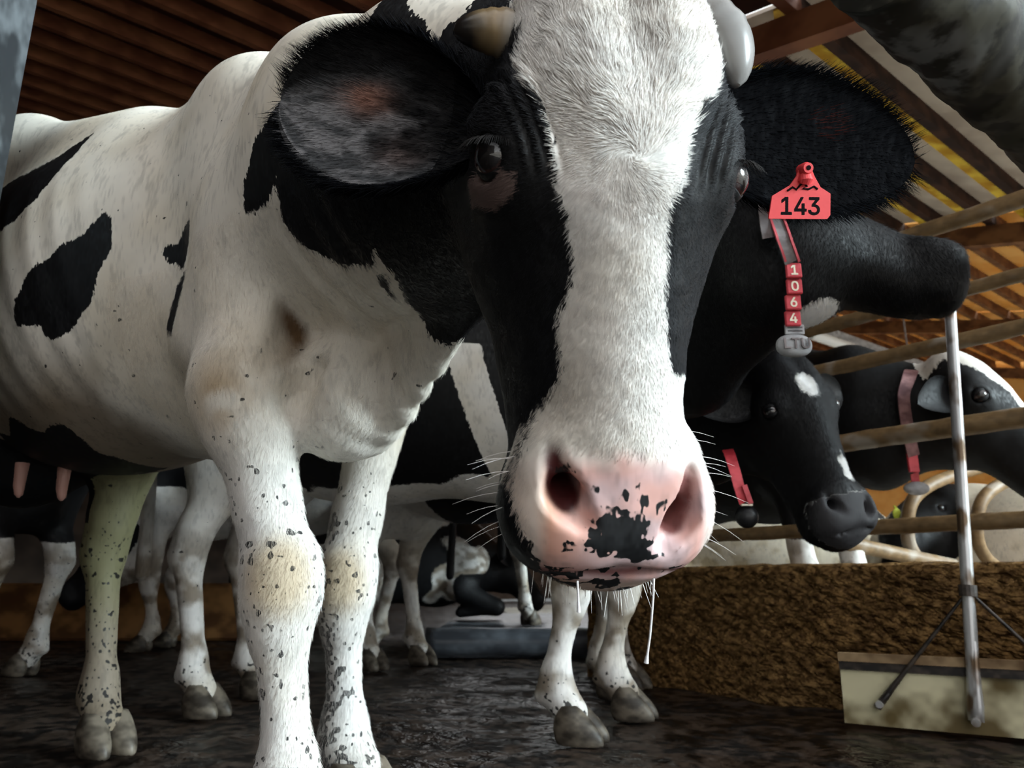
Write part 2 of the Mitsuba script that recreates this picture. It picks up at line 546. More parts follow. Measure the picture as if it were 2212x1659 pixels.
def wet(p):
    d = dr.norm(p - mi.Point3f(*map(float, NOSE_AT)))
    h = dr.dot(p - mi.Point3f(*map(float, NOSE_AT)), mi.Vector3f(*map(float, NOSE_UP)))
    return smoothstep(.125, .100, d) * smoothstep(.068, .048, h)


def coat_rough(p, n, uv):
    return .65 - (.36 - .16 * noise(p.x * 300, p.y * 300, p.z * 300)) * wet(p)


def coat_wet(p, n, uv):
    return .8 * wet(p) * smoothstep(.42, .6, fbm(p.x * 70, p.y * 70, p.z * 70, 2))


def coat_of(black):
    return {'type': 'twosided', 'b': {'type': 'blendbsdf', 'weight': mikit.proc(fur_mask),
            'a': {'type': 'principled', 'base_color': {'type': 'mesh_attribute', 'name': 'vertex_color'}, 'roughness': mikit.proc(coat_rough), 'specular': .25, 'clearcoat': mikit.proc(coat_wet), 'clearcoat_gloss': .85},
            'b': black}}


scene['coat'] = coat_of({'type': 'principled', 'base_color': mikit.proc(black_fur), 'roughness': mikit.proc(black_rough), 'specular': .24})
scene['coat_matte'] = coat_of({'type': 'diffuse', 'reflectance': mikit.proc(black_fur)})
scene['skin_paint'] = principled({'type': 'mesh_attribute', 'name': 'vertex_color'}, .5, .4)
scene['wet_skin'] = principled({'type': 'mesh_attribute', 'name': 'vertex_color'}, .25, .5, clearcoat=.5, clearcoat_gloss=.8)
scene['eye_gloss'] = principled({'type': 'mesh_attribute', 'name': 'vertex_color'}, .06, .8, clearcoat=1.0, clearcoat_gloss=1.0)


scene['horn'] = principled({'type': 'mesh_attribute', 'name': 'vertex_color'}, .28, .5)


def hoof_col(p, n, uv):
    s = fbm(p.x * 26, p.y * 26, p.z * 34, 3)
    return mix((.035, .028, .021), (.15, .125, .095), smoothstep(.3, .75, s))


scene['hoof_horn'] = principled(mikit.proc(hoof_col), .5, .4)

# ------------------------------------------------------------------ the barn: axes A (along the rails, to the back left) and B (along the purlins, to the back right)
A, B = np.array([-.629, .777, 0]), np.array([.777, .629, 0])
UP = np.array([0, 0, 1.0])


def barn(s, t, z=0.0):
    return A * s + B * t + UP * z


def tone(c1, c2, f=6.0, lo=.3, hi=.7):
    def fn(p, n, uv):
        return mix(c1, c2, smoothstep(lo, hi, fbm(p.x * f, p.y * f, p.z * f, 4)))
    return mikit.proc(fn)


def mud_col(p, n, uv):
    a = fbm(p.x * 3, p.y * 3, 0.3, 4)
    b = fbm(p.x * 24, p.y * 24, p.z * 24, 3)
    c = mix((.004, .0028, .0022), (.040, .027, .020), smoothstep(.35, .7, b))
    return mix(c, (.045, .033, .027), smoothstep(.52, .75, a) * smoothstep(.4, .6, b))


def mud_rough(p, n, uv):
    a = fbm(p.x * 5, p.y * 5, 0.7, 3)
    b = fbm(p.x * 30, p.y * 30, 0.7, 2)
    return .24 + .45 * smoothstep(.42, .62, a * .6 + b * .4)


def mud_bump(p, n, uv):
    return fbm(p.x * 45, p.y * 45, p.z * 45, 4) * .012


scene['mud'] = {'type': 'twosided', 'b': {'type': 'bumpmap', 'arbitrary': mikit.proc(mud_bump, 2e-3), 'scale': 1.0,
                'b': {'type': 'principled', 'base_color': mikit.proc(mud_col), 'roughness': mikit.proc(mud_rough), 'specular': .3}}}


def dung_col(p, n, uv):
    b = fbm(p.x * 46, p.y * 46, p.z * 60, 4)
    a = fbm(p.x * 4, p.y * 4, p.z * 4, 3)
    return mix((.085, .042, .013), mix((.24, .125, .038), (.34, .20, .08), a), smoothstep(.28, .72, b))


def dung_bump(p, n, uv):
    return fbm(p.x * 26, p.y * 26, p.z * 40, 5) * .075


scene['dung'] = {'type': 'twosided', 'b': {'type': 'bumpmap', 'arbitrary': mikit.proc(dung_bump, 2e-3), 'scale': 1.0,
                 'b': {'type': 'principled', 'base_color': mikit.proc(dung_col), 'roughness': .7, 'specular': .2}}}


def rail_col(p, n, uv):
    b = fbm(p.x * 40, p.y * 40, p.z * 40, 3)
    a = fbm(p.x * 9, p.y * 9, p.z * 9, 3)
    return mix(mix((.10, .062, .028), (.30, .19, .09), b), (.34, .29, .23), smoothstep(.55, .75, a))


scene['rusty_rail'] = principled(mikit.proc(rail_col), .5, .4)
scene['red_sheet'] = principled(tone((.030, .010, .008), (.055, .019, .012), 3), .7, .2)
scene['red_steel'] = principled(tone((.14, .045, .022), (.26, .10, .045), 5), .6, .3)
scene['tan_sheet'] = principled(tone((.50, .42, .35), (.66, .58, .49), 4), .7, .2)
scene['shaded_timber'] = principled(tone((.020, .010, .008), (.05, .022, .014), 9), .7, .2)  # purlin timber with the shade of its underside put into the colour
scene['lit_timber'] = principled(tone((.50, .26, .02), (.85, .60, .07), 7), .7, .2)  # the same timber with the light on its side face put into the colour
scene['orange_sheet'] = principled(tone((.78, .33, .06), (.92, .50, .15), 3), .7, .2)
scene['brown_timber'] = principled(tone((.10, .04, .018), (.22, .10, .04), 9), .7, .2)
scene['dark_wall'] = principled(tone((.020, .014, .011), (.05, .035, .026), 3), .8, .2)
scene['brown_wall'] = principled(tone((.09, .038, .014), (.27, .13, .045), 7), .8, .2)
scene['kerb'] = principled(tone((.035, .038, .045), (.10, .11, .125), 8), .35, .5)


def steel_col(p, n, uv):
    a = fbm(p.x * 16, p.y * 16, p.z * 9, 4)
    return mix((.035, .04, .045), (.16, .18, .195), smoothstep(.4, .7, a))


scene['galvanised'] = principled(mikit.proc(steel_col), .42, .5, metallic=.35)


def crust_col(p, n, uv):
    a = fbm(p.x * 34, p.y * 34, p.z * 34, 4)
    return mix((.010, .009, .006), mix((.04, .037, .025), (.11, .11, .107), smoothstep(.5, .7, fbm(p.x * 12, p.y * 12, p.z * 12, 2))), smoothstep(.38, .62, a))


scene['yard'] = principled(tone((.34, .31, .27), (.52, .48, .42), 1.5), .8, .2)
scene['crust'] = principled(mikit.proc(crust_col), .6, .3)
scene['white_tube'] = principled((.80, .82, .82), .25, .5)
scene['hay'] = principled(tone((.28, .22, .07), (.60, .50, .22), 60), .7, .2)


def grid_mesh(us, vs, fn):
    U, Vv = np.meshgrid(us, vs, indexing='ij')
    v = fn(U.ravel(), Vv.ravel())
    n, m = len(us), len(vs)
    i, j = np.meshgrid(np.arange(n - 1), np.arange(m - 1), indexing='ij')
    a = (i * m + j).ravel()
    return trimesh.Trimesh(v, np.vstack([np.stack([a, a + m, a + m + 1], 1), np.stack([a, a + m + 1, a + 1], 1)]), process=False)


def floor_height(x, y):
    P = np.stack([x, y, 0 * x], 1)
    return .020 * (meshkit.fbm(P * 7, 4, 1) - .62) + .03 * (meshkit.fbm(P * 1.6, 2, 6) - .55) - .004


us = np.r_[np.linspace(-9, -2.6, 40), np.linspace(-2.5, 2.6, 200), np.linspace(2.7, 12, 50)]
vs = np.r_[np.linspace(-7, .5, 40), np.linspace(.55, 3.6, 170), np.linspace(3.63, 6, 80), np.linspace(6.2, 16, 40)]
floor = struct('floor')
put(floor, grid_mesh(us, vs, lambda x, y: np.stack([x, y, np.minimum(floor_height(x, y), -.001)], 1)), 'mud', True)

yard = struct('ground')
put(yard, trimesh.Trimesh(np.array([barn(-.9, -30, .012), barn(-.9, 40, .012), barn(-40, 40, .012), barn(-40, -30, .012)]), [[0, 1, 2], [0, 2, 3]], process=False), 'yard')

# roof: purlins along B, rising towards A
Q0, SLOPE, STEP = 2.5, .25, .38
BAYS = [(-16.0, 3.35, 'red_sheet', 'red_steel', None), (3.35, 7.15, 'tan_sheet', 'shaded_timber', 'lit_timber'), (7.15, 11.0, 'orange_sheet', 'brown_timber', None), (11.0, 15.0, 'orange_sheet', 'brown_timber', None)]
ceiling = struct('ceiling')


def roof_z(s):
    return EYE + Q0 + SLOPE * s


def along(s0, s1, t0, t1, z0, z1, tilt=True):
    """A bar of the roof between two s and two t, z measured from the roof's underside."""
    v = []
    for s in (s0, s1):
        for t in (t0, t1):
            for z in (z0, z1):
                v.append(barn(s, t, roof_z(s if tilt else (s0 + s1) / 2) + z))
    return trimesh.convex.convex_hull(np.array(v))


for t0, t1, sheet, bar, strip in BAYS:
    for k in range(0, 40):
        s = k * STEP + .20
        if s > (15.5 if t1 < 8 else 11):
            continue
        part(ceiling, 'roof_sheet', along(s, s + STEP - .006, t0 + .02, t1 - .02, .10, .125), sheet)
        part(ceiling, 'purlin', along(s - .035, s + .035, t0, t1, -.02, .10), bar)
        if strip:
            part(ceiling, 'ochre_batten', along(s + .037, s + .145, t0 + .03, t1 - .03, .02, .10), strip)  # added strip, coloured as the lit side face of the purlin
    part(ceiling, 'truss_beam', along(.15, 15.4 if t1 < 8 else 11, t1 - .05, t1 + .05, -.20, -.02), 'red_steel' if t1 < 5 else 'brown_timber')

# outer walls that close the barn at the back and on the far left
wall = struct('wall_left')
m = box((.2, 26, 9)); m.apply_transform(trimesh.transformations.rotation_matrix(math.atan2(A[1], A[0]) - math.pi / 2, [0, 0, 1])); m.apply_translation(barn(7, -9.0, 3.5)); put(wall, m, 'dark_wall')
wall = struct('wall_back')
m = box((26, .2, 1.9)); m.apply_transform(trimesh.transformations.rotation_matrix(math.atan2(B[1], B[0]), [0, 0, 1])); m.apply_translation(barn(13.5, 3, .95)); put(wall, m, 'dark_wall')

wall = struct('wall_back_upper')
m = box((19, .2, 8)); m.apply_transform(trimesh.transformations.rotation_matrix(math.atan2(B[1], B[0]), [0, 0, 1])); m.apply_translation(barn(13.5, 0.0, 5.2)); put(wall, m, 'dark_wall')
wall = struct('wall_far')
m = box((.2, 9.8, 9)); m.apply_transform(trimesh.transformations.rotation_matrix(math.atan2(A[1], A[0]) - math.pi / 2, [0, 0, 1])); m.apply_translation(barn(8.1, 15.2, 3.5)); put(wall, m, 'orange_sheet')

# the feed wall with rails
P0 = np.array([.80, 3.20, 0])


def feed(t, z=0.0, off=0.0):
    return P0 - A * t + B * off + UP * z


bounce_slab = struct('floor_alley')  # pale slab added behind the wall to bounce sun onto the roof
put(bounce_slab, trimesh.Trimesh(np.array([barn(s, t, .014) for s, t in ((-.9, 2.80), (-.9, 15), (13, 15), (9, 7.0), (2.3, 2.80))]), [[0, 1, 2], [0, 2, 3], [0, 3, 4]], process=False), 'yard')
wall = struct('wall_right')
def wall_skin(u, w):
    # w runs up the front, over the rounded top and down the back
    prof = np.array([(0, -.02), (.004, .10), (.002, .25), (-.004, .38), (.0, .452), (.016, .474), (.05, .482), (.13, .482), (.155, .47), (.16, .40), (.16, -.02)])
    L = np.r_[0, np.cumsum(np.linalg.norm(np.diff(prof, axis=0), axis=1))]
    o, z = np.interp(w * L[-1], L, prof[:, 0]), np.interp(w * L[-1], L, prof[:, 1])
    P = P0 - np.outer(u, A) + np.outer(o, B) + np.outer(z, UP)
    d = (meshkit.fbm(P * 16, 4, 7) - .5) * .034 + (meshkit.fbm(P * 3, 2, 3) - .5) * .05
    front = np.clip((.10 - o) / .06, 0, 1)
    return P - np.outer(d * front, B) + np.outer(d * (1 - front) * .5, UP)
put(wall, grid_mesh(np.linspace(-.72, 4.0, 380), np.linspace(0, 1, 130), wall_skin), 'dung', True)

rails = thing('metal_railing', 'rust-brown pipe railing of five long rails above the dung-covered feed wall', 'railing')
for z, r, o in ((.605, .026, .05), (.915, .033, .05), (1.20, .026, .05), (1.37, .024, .05), (1.62, .028, .05)):
    part(rails, 'rail', rough_tube([feed(-.70, z, o), feed(4.0, z, o)], r, .0045, 18, 18, .025, int(z * 100)), 'rusty_rail', True)
for t in (-.62, 3.2):
    part(rails, 'post', tube([feed(t, .40, .06), feed(t, 1.72, .06)], .03, 14), 'rusty_rail', True)

# low things at the back
back = struct('wall_back_low')
m = box((2.9, .16, .40), (-3.15, 5.80, .20), .02); put(back, m, 'brown_wall')
bed = thing('concrete_bed', 'raised concrete lying bed with a wet bluish kerb, far back right of the legs', 'platform')
part(bed, 'slab', box((3.4, 3.2, .11), (1.20, 6.1, .055), .01), 'kerb')
part(bed, 'kerb', rough_tube([(-.48, 4.47, .09), (2.9, 4.47, .09)], .075, .006, 10, 16, .06, 4), 'kerb', True)
def skew(v):
    # the nose is carried a little to one side
    return np.array([v[0] - .045 * (v[2] - .4), v[1], v[2]], float)


def cl(a, b, x):
    t = np.clip((x - a) / (b - a), 0, 1)
    return t * t * (3 - 2 * t)


def lerp(a, b, t):
    return np.asarray(a) * (1 - t)[:, None] + np.asarray(b) * t[:, None]


def base_white(P, dirty, seed=0):
    """White hair with yellowish, grey and brown tinges."""
    a, b = meshkit.fbm(P * 5.0, 3, seed), meshkit.fbm(P * 17.0, 3, seed + 9)
    c = np.tile(WHITE, (len(P), 1)) * (.86 + .28 * b)[:, None]
    c = lerp(c, [.56, .49, .38], np.clip(cl(.42, .75, a) * .45 + .55 * dirty * cl(.3, .7, b), 0, 1))
    return lerp(c, [.17, .12, .07], np.clip(dirty - .35, 0, 1) * cl(.35, .65, .6 * a + .4 * b))


def coat_uv(sd, dirt):
    return np.stack([.5 + np.clip(sd, -.1, .1) * 5, np.clip(dirt, 0, .8)], 1)


# outlines of the black patches on the near flank and neck, in a slanting plane along the body
E1 = np.array([.92468, -.38075, 0.0])
E2 = np.array([-.15192, -.36895, .91695])
PATCHES = [
    [(-.50, 1.0), (-.495, .76), (-.495, .749), (-.492, .722), (-.584, .723), (-.678, .72), (-.721, .691), (-.753, .67), (-.786, .621), (-.803, .596), (-.806, .566), (-.774, .568), (-.746, .571),
     (-.724, .588), (-.713, .603), (-.717, .565), (-.722, .539), (-.707, .508), (-.665, .482), (-.621, .457), (-.582, .454), (-.544, .448), (-.527, .471), (-.520, .444), (-.508, .433),
     (-.515, .412), (-.527, .394), (-.525, .382), (-.538, .368), (-.530, .358), (-.526, .342), (-.507, .328), (-.492, .318), (-.473, .325), (-.440, .33), (-.30, .33), (.5, .2), (.5, 1.0)],
    [(-1.275, .661), (-1.256, .634), (-1.255, .579), (-1.269, .563), (-1.29, .539), (-1.297, .52), (-1.311, .492), (-1.368, .448), (-1.409, .432), (-1.443, .423), (-1.476, .434), (-1.474, .455),
     (-1.513, .464), (-1.545, .465), (-1.553, .48), (-1.539, .518), (-1.511, .553), (-1.492, .569), (-1.459, .583), (-1.434, .589), (-1.381, .613), (-1.33, .621), (-1.302, .642)],
    [(-1.425, 0.865), (-1.432, 0.850), (-1.438, 0.818), (-1.446, 0.803), (-1.462, 0.769), (-1.504, 0.717), (-1.597, 0.674), (-1.800, 0.600), (-1.850, 0.700), (-1.830, 0.822), (-1.625, 0.813), (-1.521, 0.825), (-1.475, 0.844)],
    [(-1.12, .553), (-1.102, .566), (-1.078, .56), (-1.048, .592), (-1.019, .601), (-1.022, .568), (-1.041, .541), (-1.059, .513), (-1.082, .526), (-1.104, .533)],
    [(-1.038, .517), (-1.028, .494), (-1.037, .451), (-1.059, .398), (-1.107, .406), (-1.09, .443), (-1.072, .491)],
    [(-.547, .434), (-.529, .433), (-.534, .419), (-.543, .414), (-.540, .402), (-.556, .402), (-.554, .414), (-.560, .424)]]
COLLAR_WHITE = [(-.45, 1.0), (-.432, .764), (-.412, .737), (-.39, .718), (-.373, .692), (-.387, .676), (-.386, .650), (-.378, .645), (-.366, .673), (-.353, .693), (-.325, .705), (-.32, 1.0)]
BLAZE = [(-.078, .62), (-.0778, .5748), (-.0888, .5491), (-.0964, .5152), (-.0926, .4876), (-.099, .4705), (-.0931, .4557), (-.086, .4452), (-.0744, .4313), (-.0719, .4078), (-.0685, .3883), (-.0661, .3688),
         (-.0617, .3533), (-.0565, .3456), (-.0536, .3219), (-.0498, .306), (-.0516, .2813), (-.0603, .2557), (-.0568, .2221), (-.0574, .2004), (-.0629, .1817), (-.0711, .1663), (-.0807, .1468),
         (-.0878, .1336), (-.0967, .1129), (-.0998, .0935), (-.0983, .0743), (-.0917, .055), (-.080, .035), (-.05, -.05), (.2, -.05), (.2, .185), (.062, .205), (.0489, .2101), (.042, .2277), (.0378, .2532),
         (.0345, .2866), (.0347, .3113), (.0305, .3432), (.0327, .3593), (.0436, .3765), (.0497, .4015), (.0515, .4217), (.0608, .4452), (.0781, .4654), (.092, .49), (.09, .5279), (.095, .62)]
BLOTCH = [(-.0232, .0814), (-.0103, .0838), (.0028, .0806), (.0209, .0817), (.0233, .0711), (.0185, .0628), (.0259, .0538), (.0258, .0423), (.0366, .0394), (.0172, .0322), (-.0034, .034), (-.0136, .0427),
          (-.0311, .0448), (-.0522, .046), (-.0626, .0476), (-.0493, .0535), (-.036, .0575), (-.0287, .0656), (-.029, .0743)]
NOSE_DOTS = [(-.0284, .1018, .0042), (-.0009, .0984, .0040), (.0187, .091, .0034), (.0327, .0869, .0044), (-.0561, .1127, .0060), (.010, .106, .002)]


def main_coat(V, N):
    L = (V - HEAD_O) @ HEAD_R
    L[:, 0] += .045 * (L[:, 2] - .4)
    Bd = to_body(V)
    x, y, z = L.T
    # body
    a, b = V @ E1, V @ E2
    sd = np.full(len(V), -1.0)
    near_side = Bd[:, 1] < .06
    for q in PATCHES:
        sd = np.maximum(sd, np.where(near_side, poly_sd(q, a, b), -1))
    sd = np.minimum(sd, np.where(near_side, -poly_sd(COLLAR_WHITE, a, b), 1))
    sd = np.where(near_side, sd, np.where(Bd[:, 0] > .25, .05, -.1))
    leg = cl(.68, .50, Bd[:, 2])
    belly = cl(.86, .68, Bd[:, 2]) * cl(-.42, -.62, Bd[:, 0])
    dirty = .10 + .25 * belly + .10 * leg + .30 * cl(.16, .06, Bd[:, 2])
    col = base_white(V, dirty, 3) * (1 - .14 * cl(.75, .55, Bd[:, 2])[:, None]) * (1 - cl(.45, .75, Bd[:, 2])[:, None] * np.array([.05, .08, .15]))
    # a dark armpit stain, beige knees, greenish hind leg, brown smudges and painted-in shade under the belly
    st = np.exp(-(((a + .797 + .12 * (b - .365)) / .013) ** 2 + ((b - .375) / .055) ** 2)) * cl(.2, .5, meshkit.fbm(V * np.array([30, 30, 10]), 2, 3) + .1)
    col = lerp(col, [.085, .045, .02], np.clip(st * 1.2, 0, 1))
    st = np.exp(-(((a + .86) / .05) ** 2 + ((b - .30) / .06) ** 2)) * .8 * cl(.35, .6, meshkit.fbm(V * 20, 2, 3))
    col = lerp(col, [.36, .25, .13], st)
    for c in ((-.355, 1.19, .435), (-.335, 1.515, .43)):
        k = np.exp(-(((V - c) / np.array([.055, .05, .062])) ** 2).sum(1) ** 2)
        col = lerp(col, [.47, .38, .26], np.clip(k * 1.0, 0, .9))
    hindleg = cl(-.75, -.95, Bd[:, 0]) * cl(.86, .70, Bd[:, 2]) * cl(.0, .05, Bd[:, 1])
    col = lerp(col, [.36, .52, .27], hindleg * (.85 * cl(.20, .48, Bd[:, 2]) + .12))
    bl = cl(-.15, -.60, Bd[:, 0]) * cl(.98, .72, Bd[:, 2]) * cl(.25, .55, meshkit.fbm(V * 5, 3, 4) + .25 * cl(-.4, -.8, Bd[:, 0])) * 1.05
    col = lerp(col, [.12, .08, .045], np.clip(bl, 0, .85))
    tum = np.minimum(-.66 - Bd[:, 0], .74 + .16 * np.clip(-.66 - Bd[:, 0], 0, .5) + .10 * (meshkit.fbm(V * 9, 3, 14) - .5) - Bd[:, 2]) + .08 * (meshkit.fbm(V * 12, 3, 15) - .5)
    sd = np.maximum(sd, np.where(near_side & (Bd[:, 2] > .55), tum, -1))
    udder = cl(-1.0, -1.15, Bd[:, 0]) * cl(.98, .88, Bd[:, 2]) * (np.abs(Bd[:, 1]) < .3) * (Bd[:, 2] > .58)
    sd = np.where(udder > .5, .08, sd)
    dirt = .165 + .135 * leg + .03 * cl(.9, .7, Bd[:, 2]) + .14 * cl(.20, .06, Bd[:, 2])
    far_leg = leg * cl(.0, .1, Bd[:, 1]) * cl(-.5, -.4, Bd[:, 0])
    dirt += .26 * far_leg * cl(.03, -.02, (V - [-.335, 1.565, 0]) @ np.array([.9, -.4, 0]))
    # head
    h = cl(.24, .16, y) * cl(.66, .60, z) * cl(.24, .19, np.abs(x)) * cl(-.10, -.06, z)
    head = h > .5
    hs = np.where((z < .205) & (x > -.04), np.where(y < .10, -.1, np.maximum(-.05, (y - .10))), -poly_sd(BLAZE, x, z))
    hs = np.where((y > .06) & (z < .205) & (x <= -.02), np.maximum(hs, np.minimum(y - .06, .1)), hs)
    nose = cl(.148, .118, z + .012 * np.abs(x) / .08 - .02 * (meshkit.fbm(V * 60, 2, 3) - .5)) * cl(.055, .03, y)
    blotch = poly_sd(BLOTCH, x, z) * 1.2 + .022 * (meshkit.fbm(np.stack([x, 0 * x, z * 2.2], 1) * 95, 3, 6) - .53)
    for cx, cz, r in NOSE_DOTS:
        blotch = np.maximum(blotch, r - np.hypot(x - cx, z - cz))
    lips = cl(.030, .020, z) * cl(.05, .03, y) * (meshkit.fbm(V * 70, 2, 8) > .50)
    hs = np.where(nose > .3, np.maximum(np.maximum(hs, blotch), np.where(lips > .5, .003, -.1)), hs)
    hc = base_white(V, np.full(len(V), .05), 5)
    pk = meshkit.fbm(V * 22, 3, 11)
    pink = lerp(np.tile([.50, .36, .36], (len(V), 1)), [.56, .32, .28], cl(.35, .65, pk))
    pink = lerp(pink, [.52, .25, .12], np.exp(-(((x + .082) / .025) ** 2 + ((z - .075) / .045) ** 2)) * .8)
    pink = lerp(pink, [.60, .30, .22], np.exp(-(((x + .06) / .03) ** 2 + ((z - .05) / .03) ** 2)) * .6)
    wide = cl(.090, .066, np.abs(x - .004))
    hc = lerp(hc, pink, nose * np.clip(.25 + wide, 0, 1))
    for s, d in ((-1, .011), (1, -.011)):
        k = np.exp(-(((x - s * (.055 + .22 * (z - .09 - d))) / .016) ** 2 + ((z - .092 - d) / .033) ** 2)) * cl(-.024, -.006, y + .004 * (meshkit.fbm(V * 90, 2, 3) - .5))
        hc = lerp(hc, [.050, .010, .010] if s < 0 else [.16, .06, .055], cl(.12, .50, k))
    mouth = np.exp(-((z - .016) / .006) ** 2) * cl(.03, .0, y)
    hc = lerp(hc, [.16, .05, .05], mouth * .9)
    hc = lerp(hc, [.30, .22, .14], cl(.010, -.004, z) * .6)
    hc = lerp(hc, [.26, .22, .19], np.exp(-((x - .004) / .022) ** 2) * cl(.46, .52, z) * cl(.3, .6, meshkit.fbm(V * 40, 2, 9)) * .8)
    eyep = .020 - np.sqrt(((x + .119) / 1.0) ** 2 + ((z - .366) / .85) ** 2)
    hs = np.where((x < -.09) & (y < .08) & (z < .385), np.minimum(hs, -eyep + .012 * (meshkit.fbm(V * 70, 2, 5) - .5)), hs)
    hc = np.where(((x < -.09) & (eyep > -.02))[:, None], [.17, .12, .11], hc)
    sd = np.where(head, hs, sd)
    col = np.where(head[:, None], hc, col)
    dirt = np.where(head, .05, dirt)
    return np.clip(col, 0, 1), coat_uv(sd, dirt), nose * head


def eyeball(centre, R, r, look, rim=(.50, .40, .40)):
    """Glossy dark eye: brown iris, black pupil, pale corner."""
    m = trimesh.creation.icosphere(subdivisions=4, radius=r)
    d = m.vertices / r
    look = np.asarray(look, float) / np.linalg.norm(look)
    c = np.degrees(np.arccos(np.clip(d @ look, -1, 1)))
    col = np.where(c[:, None] < 40, [.003, .003, .004], np.where(c[:, None] < 54, [.022, .006, .005], rim))
    t = cl(54, 60, c)
    col = np.where((c > 40)[:, None], lerp(np.tile([.022, .006, .005], (len(t), 1)), rim, t), col)
    return trimesh.Trimesh(m.vertices @ np.asarray(R).T + centre, m.faces, process=False), col


def lid_mesh(r, upper=True, reach=(-150, 150), open_=(.26, .95), thick=.10):
    """Lid: a bent strip over the ball, gaze along -y, z up."""
    n, m = 30, 8
    u = np.radians(np.linspace(reach[0] * .55, reach[1] * .55, n))
    pts = []
    for k in range(m):
        t = k / (m - 1)
        lift = open_[0] * np.cos(u) ** 1 * (1 - t) + open_[1] * t * (.35 + .65 * np.cos(u) ** 1)
        th = np.arcsin(np.clip(lift, -.99, .99))
        pts.append(np.stack([np.sin(u) * np.cos(th), -np.cos(u) * np.cos(th), np.sin(th)], 1))
    P = np.array(pts)
    P[..., 2] *= 1 if upper else -1
    bulge = 1 + thick * np.sin(np.linspace(0.25, 1, m) * np.pi * .5)[:, None, None]
    outer, inner = P * r * bulge, P * r * .97
    v = np.vstack([outer.reshape(-1, 3), inner.reshape(-1, 3)])
    i, j = np.meshgrid(np.arange(m - 1), np.arange(n - 1), indexing='ij')
    a = (i * n + j).ravel()
    q = np.stack([a, a + 1, a + n + 1, a + n], 1)
    N = n * m
    ring = np.r_[np.arange(n), np.arange(1, m) * n + n - 1, (m - 1) * n + np.arange(n - 2, -1, -1), np.arange(m - 2, 0, -1) * n]
    r2 = np.roll(ring, -1)
    f = np.vstack([q, q[:, ::-1] + N, np.stack([ring, ring + N, r2 + N, r2], 1)])
    f = np.vstack([f[:, [0, 1, 2]], f[:, [0, 2, 3]]])
    mm = trimesh.Trimesh(v, f, process=False)
    if mm.volume < 0:
        mm.invert()
    return mm


def flat_uv(m, a, b=0.0):
    return np.tile([a, b], (len(m.vertices), 1))


def flat_col(m, c):
    return np.tile(np.asarray(c, float), (len(m.vertices), 1))


def coat_part(parent, name, m, sd=.1, col=(.7, .68, .65), dirt=.0, label=None, bsdf='coat'):
    """A hairy part in one tone: black where sd > 0, else col."""
    return part(parent, name, m, bsdf, True, label, uv=coat_uv(np.full(len(m.vertices), float(sd)), np.full(len(m.vertices), dirt)), color=flat_col(m, col))


